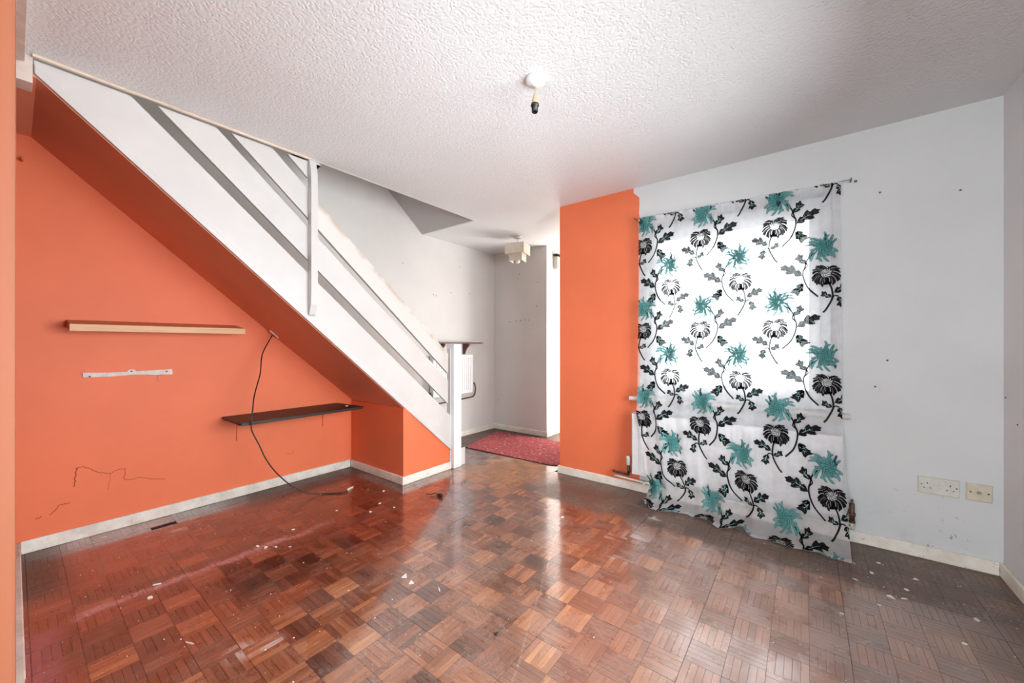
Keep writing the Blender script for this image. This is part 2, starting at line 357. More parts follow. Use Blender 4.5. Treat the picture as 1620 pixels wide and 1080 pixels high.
def tube(bm, pts, r, seg=8, smooth=6):
    P = catmull(pts, smooth) if smooth else [Vector(p) for p in pts]
    prev = None; u = None
    for i, p in enumerate(P):
        d = (P[min(i+1, len(P)-1)] - P[max(i-1, 0)]).normalized()
        if u is None: u = d.orthogonal().normalized()
        u = (u - d*u.dot(d)).normalized(); v = d.cross(u)
        ring = [bm.verts.new(p + (u*math.cos(2*PI*k/seg) + v*math.sin(2*PI*k/seg))*r) for k in range(seg)]
        if prev:
            for k in range(seg): bm.faces.new((prev[k], prev[(k+1) % seg], ring[(k+1) % seg], ring[k])).smooth = True
        else: bm.faces.new(ring[::-1])
        prev = ring
    bm.faces.new(prev)
def lathe(bm, c, prof, seg=24, axis=2):
    rings = []
    for r, h in prof:
        ring = []
        for k in range(seg):
            a = 2*PI*k/seg; q = (r*math.cos(a), r*math.sin(a))
            o = {2: (q[0], q[1], h), 1: (q[0], h, q[1]), 0: (h, q[0], q[1])}[axis]
            ring.append(bm.verts.new((c[0]+o[0], c[1]+o[1], c[2]+o[2])))
        rings.append(ring)
    for a, b in zip(rings, rings[1:]):
        for k in range(seg): bm.faces.new((a[k], a[(k+1) % seg], b[(k+1) % seg], b[k])).smooth = True
    bm.faces.new(rings[0][::-1]); bm.faces.new(rings[-1])
def obj(name, bm, mats, parent=None, bevel=0.0, origin=None):
    bmesh.ops.recalc_face_normals(bm, faces=bm.faces)
    me = bpy.data.meshes.new(name); bm.to_mesh(me); bm.free()
    for m in (mats if isinstance(mats, (list, tuple)) else [mats]): me.materials.append(m)
    o = bpy.data.objects.new(name, me); COL.objects.link(o)
    if parent is not None:
        o.parent = parent; o.matrix_parent_inverse = Matrix.Translation(-parent.location) if parent.type == 'EMPTY' else Matrix()
        if parent.type == 'EMPTY':                       # vertices are written in room coordinates
            me.transform(Matrix.Translation(-parent.location)); o.matrix_parent_inverse = Matrix()
    if bevel:
        b = o.modifiers.new('bevel', 'BEVEL'); b.width = bevel; b.segments = 2; b.limit_method = 'ANGLE'
    return o
def thing(name, label, cat, loc=(0, 0, 0), group=None):
    o = bpy.data.objects.new(name, None); COL.objects.link(o); o.location = loc
    bpy.context.view_layer.update()
    o['label'] = label; o['category'] = cat
    if group: o['group'] = group
    return o
def tag(o, label, cat, group=None, kind=None):
    o['label'] = label; o['category'] = cat
    if group: o['group'] = group
    if kind: o['kind'] = kind
    return o
def struct(name, bm, m, bevel=0.0, label=None):
    o = obj(name, bm, m, None, bevel); o['kind'] = 'structure'
    if label: o['label'] = label
    return o
def bxs(*boxes):
    bm = bmesh.new()
    for b in boxes: box(bm, *b)
    return bm

# ------------------------------------------------------------------ room shell
H = 2.36
XP, XR, YW, YH, XS = -3.38, 0.77, 2.96, 4.00, -2.58         # party wall, right wall, window wall, hall end, stair side
WX0, WX1, WZ0, WZ1 = -1.0, 0.125, 0.735, 2.05               # window opening

floor = struct('floor', bxs((XP-0.1, XR+0.1, -3.3, 5.4, -0.12, -0.0062)), plain('floor_gap_black', (0.016, 0.010, 0.008), 0.9), label='worn reddish brown mosaic parquet floor with dusty scuffs')
ce = struct('ceiling', bxs((-2.59, XR+0.1, -3.3, 5.4, H, H+0.26), (XP-0.1, -2.59, 2.77, 5.4, H, H+0.26), (XP-0.1, -2.59, -3.3, 0.05, H, H+0.26)), M_ceil, label='white textured plaster ceiling')
wl = struct('wall_left', bxs((XP-0.1, -0.9, -0.10, 0.003, 0, H)), M_orange_dim, 0.004, 'orange wall end and edge-on wall at far left')
wb = struct('wall_back', bxs((XP-0.12, XP, -3.3, 5.4, 0, 4.8)), M_back, label='party wall, orange below the stairs and grey white above them')
wf = struct('wall_front', bxs((-1.735, WX0, YW, YW+0.26, 0, H), (WX1, XR, YW, YW+0.26, 0, H), (WX0, WX1, YW, YW+0.26, 0, WZ0), (WX0, WX1, YW, YW+0.26, WZ1, H)), M_front, label='window wall, grey white with an orange painted strip at its left end')
wr = struct('wall_right', bxs((XR, XR+0.12, -3.3, 0.15, 0, H), (XR, XR+0.12, 2.33, YW+0.26, 0, H), (XR, XR+0.12, 0.15, 2.33, 0, 0.5), (XR, XR+0.12, 0.15, 2.33, 1.82, H)), M_white, label='plain grey white wall at right edge')  # opening cut for the added fill window
wh = struct('wall_hall', bxs((XP, -2.53, YH, YH+0.9, 0, H)), M_hall, label='hall end wall with a bright return')
struct('wall_porch', bxs((-1.735, -1.6, YW+0.26, 5.4, 0, H), (-2.53, -1.735, 5.2, 5.4, 0, H)), M_hall)
struct('wall_rear', bxs((XP, XR, -3.4, -3.3, 0, H)), M_white)
struct('wall_understairs', bxs((XP, XS-0.012, 1.93, 1.99, 0, 0.618), (XS-0.0235, XS-0.012, 1.99, 2.44, 0, 0.066)), M_orange, 0.003, 'short orange wall closing the space under the stairs')
def zs(y, c=2.336): return c - 0.882*y
bm = bmesh.new()                                            # side panel below the string
prism(bm, [(1.99, 0), (2.445, 0), (2.445, zs(2.445)+0.02), (1.99, zs(1.99)+0.02)], 0, XS-0.052, XS-0.0235)
struct('wall_stairside', bm, M_orange, 0.0, 'orange triangular panel below the foot of the stairs')
# sloping orange soffit under the stairs
bm = bmesh.new(); so = -0.004
prism(bm, [(0.003, zs(0.062)+so), (0.062, zs(0.062)+so), (1.985, zs(1.985)+so), (1.985, zs(1.985)+so+0.02), (0.062, zs(0.062)+so+0.02), (0.003, zs(0.062)+so+0.02)], 0, XP, XS-0.03)
so_m = wall_paint('paint_soffit_lightened', WHITE, all_mask, 0.0, (0.84, 0.34, 0.215))  # wall orange lightened, light bounced off the floor put into the colour
struct('wall_soffit', bm, so_m, 0, 'orange sloping underside of the stairs')
# stairwell above
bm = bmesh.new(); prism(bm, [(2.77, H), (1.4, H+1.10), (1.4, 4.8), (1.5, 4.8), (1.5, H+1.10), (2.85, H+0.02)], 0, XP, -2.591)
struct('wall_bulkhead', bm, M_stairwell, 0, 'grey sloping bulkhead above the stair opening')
struct('wall_landing', bxs((-2.59, -2.5, -1.3, 2.9, H+0.26, 4.8), (XP, -2.59, -1.3, -1.2, H+0.26, 4.8), (XP-0.1, -2.5, -1.3, 2.9, 4.8, 4.9)), M_hall)
# baseboards
BH, BT = 0.066, 0.015
def baseboard(name, b, m=M_base):
    return struct(name, bxs(b), m, 0.004)
baseboard('baseboard_back', (XP, XP+BT, 0.026, 1.915, 0, BH+0.004), M_base_g)
baseboard('baseboard_left', (XP+BT, -0.92, 0.003, 0.026, 0, BH+0.002), M_base_g)
baseboard('baseboard_understairs', (XP+BT, XS-0.012+BT, 1.93-BT, 1.93, 0, BH))
baseboard('baseboard_stairside', (XS-0.012, XS-0.012+BT, 1.93, 2.45, 0, BH))
baseboard('baseboard_front', (-1.75, XR-BT, YW-BT, YW, 0, BH))
baseboard('baseboard_right', (XR-BT, XR, -0.1, YW, 0, BH))
baseboard('baseboard_hall_back', (XP, XP+BT, 2.75, YH, 0, BH))
baseboard('baseboard_hall_end', (XP+BT, -2.53+BT, YH-BT, YH, 0, BH))
baseboard('baseboard_hall_return', (-2.53, -2.53+BT, YH, YH+0.9, 0, BH))
baseboard('baseboard_wall_end', (-1.75, -1.735, YW, YW+0.5, 0, BH))
# orange paint slopped over the left baseboard
bm = bxs((-1.98, -1.45, 0.0265, 0.0275, 0.0, BH+0.004)); o = obj('paint_patch', bm, M_orange, bpy.data.objects['baseboard_left'])
# beam end and trim strip at the head of the stairs
struct('trim_1', bxs((-2.70, XS-0.02, 0.003, 0.052, 2.245, H), (-2.58, -0.91, 0.003, 0.031, 2.315, H)), M_beam, 0.002, 'cream painted beam end at top left below the ceiling')
struct('trim_2', bxs((-2.588, -2.572, 0.05, 1.19, H-0.012, H)), plain('trim_bare_wood', (0.72, 0.58, 0.47), 0.5), 0.002, 'thin wooden strip along the stair opening')
struct('trim_3', bxs((-2.60, -2.584, 1.19, 2.77, H-0.002, H+0.02), (XP, -2.59, 2.765, 2.785, H-0.002, H+0.02)), M_gloss, 0.002)

# ------------------------------------------------------------------ parquet blocks
def in_view(px, py):
    fx = -px*0.6086 + py*0.7933; rx = px*0.7933 + py*0.6086
    return fx > 1.15 and abs(rx) < fx*1.36, fx
def add_block(V, F, x0, x1, y0, y1, along_y, cx0, cx1, cy0, cy1, zt=0.0):
    """five fingers clipped to the room; 0.7 mm joints"""
    for k in range(5):
        if along_y: a0, a1, b0, b1 = x0+(x1-x0)*k/5+0.0003, x0+(x1-x0)*(k+1)/5-0.0003, y0+0.0005, y1-0.0005
        else: a0, a1, b0, b1 = x0+0.0005, x1-0.0005, y0+(y1-y0)*k/5+0.0003, y0+(y1-y0)*(k+1)/5-0.0003
        a0, a1, b0, b1 = max(a0, cx0), min(a1, cx1), max(b0, cy0), min(b1, cy1)
        if a1-a0 < 0.002 or b1-b0 < 0.002: continue
        n = len(V); e = 0.0004; dz = zt + random.uniform(-0.0002, 0.0002)
        V += [(a0,b0,-0.006),(a1,b0,-0.006),(a1,b1,-0.006),(a0,b1,-0.006),(a0,b0,dz-e),(a1,b0,dz-e),(a1,b1,dz-e),(a0,b1,dz-e),
              (a0+e,b0+e,dz),(a1-e,b0+e,dz),(a1-e,b1-e,dz),(a0+e,b1-e,dz)]
        F += [(n+8,n+9,n+10,n+11)] + [(n+p, n+(p+1) % 4, n+4+(p+1) % 4, n+4+p) for p in range(4)] + [(n+4+p, n+4+(p+1) % 4, n+8+(p+1) % 4, n+8+p) for p in range(4)]
def mesh_from(name, V, F, m):
    me = bpy.data.meshes.new(name); me.from_pydata(V, [], F); me.materials.append(m); me.update(); return me
cells = []
for i in range(-30, 8):
    for j in range(-2, 46):
        x0, y0 = OX+i*SQ, OY+j*SQ; cx, cy = x0+SQ/2, y0+SQ/2
        X0, X1, Y0, Y1 = XP, XR, 0.003, YW
        if cx < -1.735 and y0+SQ > YW: X0, X1, Y0, Y1 = XP, -1.735, 0.003, 5.2
        if x0+SQ <= X0 or x0 >= X1 or y0+SQ <= 0.0 or y0 >= Y1: continue
        if cx < XS-0.02 and cy > 1.99 and cy < 2.6: continue
        if abs(cx+2.95) < 0.06 and abs(cy-0.34) < 0.06 and False: continue
        clip = (X0, X1, max(Y0, 0.003) if x0 < -0.9 else -0.1, Y1)
        vis, d = in_view(cx, cy)
        full = x0 >= clip[0] and x0+SQ <= clip[1] and y0 >= clip[2] and y0+SQ <= clip[3]
        cells.append(((d if (vis and full) else 99), i, j, x0, y0, clip, full))
cells.sort()
protos = []
for par in (0, 1):
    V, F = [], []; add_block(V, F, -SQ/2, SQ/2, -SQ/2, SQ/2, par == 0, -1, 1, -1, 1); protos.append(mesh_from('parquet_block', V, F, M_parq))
V, F = [], []
for n, (d, i, j, x0, y0, clip, full) in enumerate(cells):
    par = (i+j) % 2
    missing = (i, j) == (-27, 4)
    if n < 300 and d < 90:
        o = bpy.data.objects.new('parquet_block', protos[par]); COL.objects.link(o); o.parent = floor
        o.location = (x0+SQ/2, y0+SQ/2, random.uniform(-0.0004, 0.0004))
        o.rotation_euler = (random.gauss(0, 0.0018), random.gauss(0, 0.0018), random.gauss(0, 0.0015))
    elif missing:
        add_block(V, F, x0, x0+SQ, y0, y0+SQ, par == 0, x0+0.05, clip[1], clip[2], clip[3], -0.001)
    else:
        add_block(V, F, x0, x0+SQ, y0, y0+SQ, par == 0, *clip, random.uniform(-0.0006, 0.0006))
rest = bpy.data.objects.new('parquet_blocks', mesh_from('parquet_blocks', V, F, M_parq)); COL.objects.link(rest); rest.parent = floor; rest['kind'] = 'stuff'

# ------------------------------------------------------------------ window
bm = bmesh.new(); FY0, FY1 = YW+0.07, YW+0.13
win = struct('window_1', bxs((WX0, WX0+0.055, FY0, FY1, WZ0, WZ1), (WX1-0.055, WX1, FY0, FY1, WZ0, WZ1), (WX0+0.055, WX1-0.055, FY0, FY1, WZ0, WZ0+0.06), (WX0+0.055, WX1-0.055, FY0, FY1, WZ1-0.065, WZ1)), M_upvc, 0.004, 'white plastic framed window behind the curtain')
s0, s1, t0, t1 = WX0+0.050, WX1-0.050, WZ0+0.055, WZ1-0.060
obj('sash', bxs((s0, s0+0.06, FY0-0.012, FY1-0.02, t0, t1), (s1-0.06, s1, FY0-0.012, FY1-0.02, t0, t1), (s0+0.06, s1-0.06, FY0-0.012, FY1-0.02, t0, t0+0.06), (s0+0.06, s1-0.06, FY0-0.012, FY1-0.02, t1-0.07, t1)), M_upvc, win, 0.006)
obj('pane', bxs((s0+0.058, s1-0.058, FY0+0.015, FY0+0.019, t0+0.058, t1-0.068)), M_glass, win)
bm = bmesh.new(); box(bm, -0.50, -0.38, FY0-0.03, FY0-0.013, t0+0.02, t0+0.045); box(bm, -0.455, -0.425, FY0-0.05, FY0-0.03, t0+0.022, t0+0.043)
obj('handle', bm, M_upvc, win, 0.003)
# unseen second window, made up to carry the side fill light
win_fill = struct('fill_window', bxs((XR+0.06, XR+0.11, 0.15, 0.20, 0.5, 1.82), (XR+0.06, XR+0.11, 2.28, 2.33, 0.5, 1.82), (XR+0.06, XR+0.11, 0.20, 2.28, 0.5, 0.55), (XR+0.06, XR+0.11, 0.20, 2.28, 1.77, 1.82), (XR+0.06, XR+0.11, 1.22, 1.26, 0.55, 1.77)), M_upvc, 0.003, 'white framed window added in the right wall for the fill light')
obj('pane', bxs((XR+0.08, XR+0.084, 0.20, 1.22, 0.55, 1.77)), M_glass, win_fill); obj('pane', bxs((XR+0.08, XR+0.084, 1.26, 2.28, 0.55, 1.77)), M_glass, win_fill)
# sill board with a rounded nose
bm = bmesh.new()
prism(bm, [(FY0, WZ0+0.002), (YW-0.035, WZ0+0.002), (YW-0.046, WZ0-0.004), (YW-0.05, WZ0-0.014), (YW-0.046, WZ0-0.024), (YW-0.035, WZ0-0.030), (YW-0.001, WZ0-0.030), (YW-0.001, WZ0-0.001), (FY0, WZ0-0.001)], 0, WX0-0.09, WX1+0.08)
for v in bm.verts:
    if v.co.y > YW+0.0: v.co.x = max(WX0+0.001, min(WX1-0.001, v.co.x))
struct('window_sill', bm, M_gloss, 0, 'white window sill board with rounded ends behind curtain')
# ground outside
g = obj('ground', bxs((-8, 8, 5.6, 22, -0.6, -0.5), (-1.3, 8, 3.4, 5.6, -0.6, -0.5)), M_ground); g['kind'] = 'structure'

# ------------------------------------------------------------------ staircase
st = thing('staircase', 'white painted open timber staircase with boarded balustrade', 'staircase', (-2.98, 2.5, 0))
XA = XS                                             # outer face of string and rails
def ramp_board(name, c0, c1, y0, y1, xa, xb, m=M_gloss, cap=None, bev=0.003):
    """board between z=c0-.882y and z=c1-.882y, cut plumb at its ends and at the ceiling height `cap`"""
    pts = []
    lo = lambda y: c0-0.882*y; hi = lambda y: c1-0.882*y
    if cap is None or hi(y0) <= cap: pts = [(y0, lo(y0)), (y1, lo(y1)), (y1, hi(y1)), (y0, hi(y0))]
    else:
        yc = (c1-cap)/0.882; yl = max(y0, (c0-cap)/0.882)
        pts = [(yl, min(lo(yl), cap)), (y1, lo(y1)), (y1, hi(y1)), (yc, cap)]
        if lo(yl) < cap-1e-4: pts.append((yl, cap))
    bm = bmesh.new(); prism(bm, pts, 0, xb, xa); return obj(name, bm, m, st, bev)
YP = 1.205                                           # middle post
ramp_board('string', 2.336, 2.655, 0.054, 2.462, XA-0.022, XA-0.05, M_gloss, H-0.013)
ramp_board('string_moulding', 2.336, 2.375, 0.056, 2.46, XA-0.010, XA-0.022)
ramp_board('upper_string', 2.336, 2.655, -0.3, 0.0, XA-0.03, XA-0.05).location.z = 0
ramp_board('rail_board', 2.738, 2.955, 0.054, 2.43, XA-0.022, XA-0.044, M_gloss, H-0.013)
ramp_board('rail_board', 3.016, 3.205, 0.054, YP-0.02, XA-0.022, XA-0.044, M_gloss, H-0.013)
M_handrail = None
t = NT('handrail_worn_paint'); P, x, y, z = t.pos()
ln = t.math('MULTIPLY_ADD', y, 0.882, z)
f = t.noise(P, 11.0, 6.0, 0.7)
edge = t.mul(t.ss(ln, 3.14, 3.20), t.ss(f, 0.40, 0.62))
M_handrail = t.pbr(t.mix(t.mul(edge, 0.7), (0.67, 0.64, 0.605), (0.42, 0.29, 0.15)), 0.4)
ramp_board('handrail', 3.016, 3.200, YP-0.02, 2.43, XA-0.022, XA-0.050, M_handrail)
ramp_board('rail_board', 3.280, 3.46, 0.054, YP-0.02, XA-0.022, XA-0.044, M_gloss, H-0.013)
# inner string on the party wall
ramp_board('wall_string', 2.40, 2.66, 0.06, 2.45, XP+0.022, XP+0.001, M_gloss, H+0.2)
# post with chamfered ends
bm = bmesh.new(); y0, y1 = YP-0.022, YP+0.022; xo, xi = XA+0.026, XA-0.021
prism(bm, [(xi, H-0.004), (xo-0.03, H-0.004), (xo-0.006, H-0.08), (xo, H-0.16), (xo, 1.47), (xo-0.006, 1.40), (xo-0.028, 1.335), (xi, 1.325)], 1, y0, y1)
obj('middle_post', bm, M_gloss, st, 0.003)
# newel post
obj('newel_post', bxs((-2.655, -2.56, 2.463, 2.558, 0, 1.143)), M_newel, st, 0.004)
obj('newel_slot_strip', bxs((-2.640, -2.60, 2.455, 2.463, 0.02, 1.10)), M_hall, st)
# treads and risers
going, rise, yr = 0.2155, 0.19, 2.632
for k in range(1, 13):
    yk = yr - going*(k-1)
    xo = -2.575 if k == 1 else XA-0.052
    zk = rise*k + (0.0 if k == 1 else 0.055)
    yb = yk-going
    if k == 1:
        obj('riser', bxs((XP+0.024, -2.585, yk-0.02, yk, 0.0, rise*k-0.026)), M_gloss, st, 0.002)
        obj('step_end', bxs((-2.600, -2.585, 2.559, yk-0.02, 0.0, rise*k-0.026)), M_gloss, st, 0.002)
        obj('tread', bxs((XP+0.024, xo, 2.560, yk+0.012, rise*k-0.025, rise*k), (XP+0.024, -2.66, yb, 2.560, rise*k-0.025, rise*k)), M_tread, st, 0.003)
    else:
        obj('riser', bxs((XP+0.024, xo, yk-0.02, yk, rise*(k-1)+(0.055 if k > 2 else 0.0), zk-0.026)), M_gloss, st)
        obj('tread', bxs((XP+0.024, xo, max(yb, 0.055), yk+0.014, zk-0.025, zk)), M_tread, st)

# ------------------------------------------------------------------ curtain
CT = [(-1.012, 2.098), (0.160, 2.078)]
PROF = [(2.905, 2.09), (2.902, 1.4), (2.896, 0.75), (2.868, 0.62), (2.842, 0.46), (2.80, 0.25), (2.745, 0.085), (2.705, 0.022), (2.665, 0.008)]
PF = catmull([(a, b, 0) for a, b in PROF], 10)
ARC = [0.0]
for a, b in zip(PF, PF[1:]): ARC.append(ARC[-1]+(b-a).length)
LT = ARC[-1]
def lerp_tab(tab, x):
    if x <= tab[0][0]: return tab[0][1]
    for (a, va), (b, vb) in zip(tab, tab[1:]):
        if x <= b: 
            s = (x-a)/(b-a); s = s*s*(3-2*s); return va+(vb-va)*s
    return tab[-1][1]
LEFT = [(0, -1.012), (1.45, -1.018), (1.66, -0.970), (1.86, -0.935), (1.99, -0.893), (2.06, -0.905), (LT, -0.940)]
RIGHT = [(0, 0.160), (1.35, 0.166), (1.62, 0.174), (1.83, 0.181), (LT, 0.190)]
HEM = [(0.0, 0.055), (0.06, -0.005), (0.18, 0.03), (0.27, 0.062), (0.36, 0.03), (0.46, -0.012), (0.55, 0.022), (0.62, -0.025), (0.7, -0.018), (0.8, -0.03), (0.88, -0.012), (0.95, -0.035), (1.0, -0.035)]
def cloth(u, s):
    u = max(0.0, min(1.0, u)); s = max(0.0, min(LT, s))
    k = 0
    while k < len(ARC)-2 and ARC[k+1] < s: k += 1
    f = (s-ARC[k])/(ARC[k+1]-ARC[k]); p = PF[k].lerp(PF[k+1], f); tg = (PF[k+1]-PF[k]).normalized()
    X = lerp_tab(LEFT, s)*(1-u) + lerp_tab(RIGHT, s)*u
    Y, Z = p.x, p.y + (0.008-0.020*u)*max(0, 1-s/1.2)
    low = max(0.0, min(1.0, (s-1.35)/(LT-1.35)))
    Y += lerp_tab(HEM, u)*low**2
    # soft pleats, a deeper fold near the left edge, a lifted hem
    amp = 0.0025+0.004*min(1, s/0.5)
    Y += amp*math.sin(u*2*PI*6.3+0.6*math.sin(s*2.1)) + 0.003*math.sin(u*2*PI*15+s*3)
    Y -= 0.012*math.exp(-((u-0.13)/0.02)**2)*min(1, s/0.4)
    if s < 0.12: Y += 0.004*math.sin(u*120)*(1-s/0.12)
    Y = min(Y, 2.912) if s < 1.25 else Y
    lift = 0.022*math.exp(-((u-0.555)/0.035)**2) + 0.014*math.exp(-((u-0.38)/0.03)**2) + 0.035*math.exp(-((u-0.03)/0.03)**2)
    Z += lift*max(0, (s-(LT-0.12))/0.12)
    if s > LT-0.2: Z += 0.004*abs(math.sin(u*41))*(s-LT+0.2)/0.2
    return Vector((X, Y, max(Z, 0.004))), Vector((0, tg.y, -tg.x))
NU, NV = 110, 120
bm = bmesh.new(); G = []
for b in range(NV+1):
    s = LT*b/NV; G.append([bm.verts.new(cloth(a/NU, s)[0]) for a in range(NU+1)])
for b in range(NV):
    for a in range(NU):
        bm.faces.new((G[b][a], G[b][a+1], G[b+1][a+1], G[b+1][a])).smooth = True
curtain = obj('sheer_curtain', bm, M_voile)
tag(curtain, 'white sheer curtain printed with black and teal chrysanthemums, reaching the floor', 'curtain')
obj('hem', (lambda b: b)(bmesh.new()), M_voile) if False else None
# doubled hem and header tape
for nm, sa, sb in (('hem', LT-0.026, LT), ('header_tape', 0.0, 0.03)):
    bm = bmesh.new(); prev = None
    for a in range(NU+1):
        row = []
        for q in range(4):
            p, n = cloth(a/NU, sa+(sb-sa)*q/3); row.append(bm.verts.new(p+n*0.0012))
        if prev:
            for q in range(3): bm.faces.new((prev[q], row[q], row[q+1], prev[q+1])).smooth = True
        prev = row
    obj(nm, bm, M_voile, curtain)

class Print:
    def __init__(s): s.V = []; s.F = []; s.M = []
    def ribbon(s, pts, widths, mi, layer):
        n = len(s.V); L = len(pts)
        for i, p in enumerate(pts):
            a, b = pts[max(i-1, 0)], pts[min(i+1, L-1)]; dx, dy = b[0]-a[0], b[1]-a[1]; l = math.hypot(dx, dy) or 1
            nx, ny = -dy/l, dx/l; w_ = widths[i]
            s.V += [(p[0]+nx*w_, p[1]+ny*w_, layer), (p[0]-nx*w_, p[1]-ny*w_, layer)]
        for i in range(L-1): s.F.append((n+2*i, n+2*i+1, n+2*i+3, n+2*i+2)); s.M.append(mi)
    def stem(s, pts, w0, w1, layer=0):
        P = catmull([(a, b, 0) for a, b in pts], 5); L = len(P)
        s.ribbon([(p.x, p.y) for p in P], [w0+(w1-w0)*i/(L-1) for i in range(L)], 0, layer)
    def leaf(s, base, tip, wl, wr, lobes=3, layer=0, bend=0.12):
        bx_, by_ = base; dx, dy = tip[0]-bx_, tip[1]-by_; l = math.hypot(dx, dy); ex, ey = dx/l, dy/l; nx, ny = -ey, ex
        O2 = [(0,0),(.07,.10),(.10,.40),(.20,.66),(.30,.72),(.36,.50),(.44,.44),(.49,.62),(.58,.84),(.70,.92),(.735,.60),(.80,.34),(.90,.24),(1,0)]
        O3 = [(0,0),(.06,.08),(.09,.30),(.16,.56),(.25,.64),(.30,.40),(.34,.34),(.39,.62),(.47,.90),(.57,1.0),(.61,.62),(.65,.40),(.70,.50),(.78,.60),(.85,.52),(.875,.30),(.93,.16),(1,0)]
        O = O2 if lobes == 2 else O3; n = len(s.V)
        for t_, w_ in O:
            c = bend*l*math.sin(PI*t_); px, py = bx_+ex*l*t_+nx*c, by_+ey*l*t_+ny*c
            lead = 0.35
            s.V += [(px+nx*wl*w_+ex*wl*w_*lead, py+ny*wl*w_+ey*wl*w_*lead, layer), (px, py, layer), (px-nx*wr*w_+ex*wr*w_*lead, py-ny*wr*w_+ey*wr*w_*lead, layer)]
        for i in range(len(O)-1):
            a = n+3*i; s.F += [(a, a+1, a+4, a+3), (a+1, a+2, a+5, a+4)]; s.M += [0, 0]
        pts = [(bx_+ex*l*t_+nx*bend*l*math.sin(PI*t_), by_+ey*l*t_+ny*bend*l*math.sin(PI*t_)) for t_ in [0.22+0.09*q for q in range(6)]]
        s.ribbon(pts, [0.0014, 0.0015, 0.0013, 0.0011, 0.0009, 0.0004], 3, layer+2)
        for t_ in (0.35, 0.52):
            px, py = bx_+ex*l*t_+nx*bend*l*math.sin(PI*t_), by_+ey*l*t_+ny*bend*l*math.sin(PI*t_)
            for sg, ww in ((1, wl), (-1, wr)):
                s.ribbon([(px, py), (px+nx*sg*ww*0.5+ex*ww*0.5, py+ny*sg*ww*0.5+ey*ww*0.5)], [0.0011, 0.0003], 3, layer+2)
    def petal(s, c, ang, r0, r1, w_, curl, mi_fill, mi_line, layer, line=0.0016, sy=1.0, lean=(0, 0)):
        pts, wd = [], []; K = 11
        for i in range(K+1):
            t_ = i/K; r = r0+(r1-r0)*t_; a = ang+curl*t_**1.6
            pts.append((c[0]+lean[0]*t_+r*math.cos(a), c[1]+lean[1]*t_+r*math.sin(a)*sy))
            wd.append(w_*(0.32+0.68*t_**0.9)*(math.sqrt(max(0, 1-((t_-0.80)/0.20)**2)) if t_ > 0.80 else 1.0))
        if mi_line is not None: s.ribbon(pts, [x_+line if x_ > 0 else line*0.4 for x_ in wd], mi_line, layer)
        if mi_fill is not None: s.ribbon(pts, wd, mi_fill, layer+1)
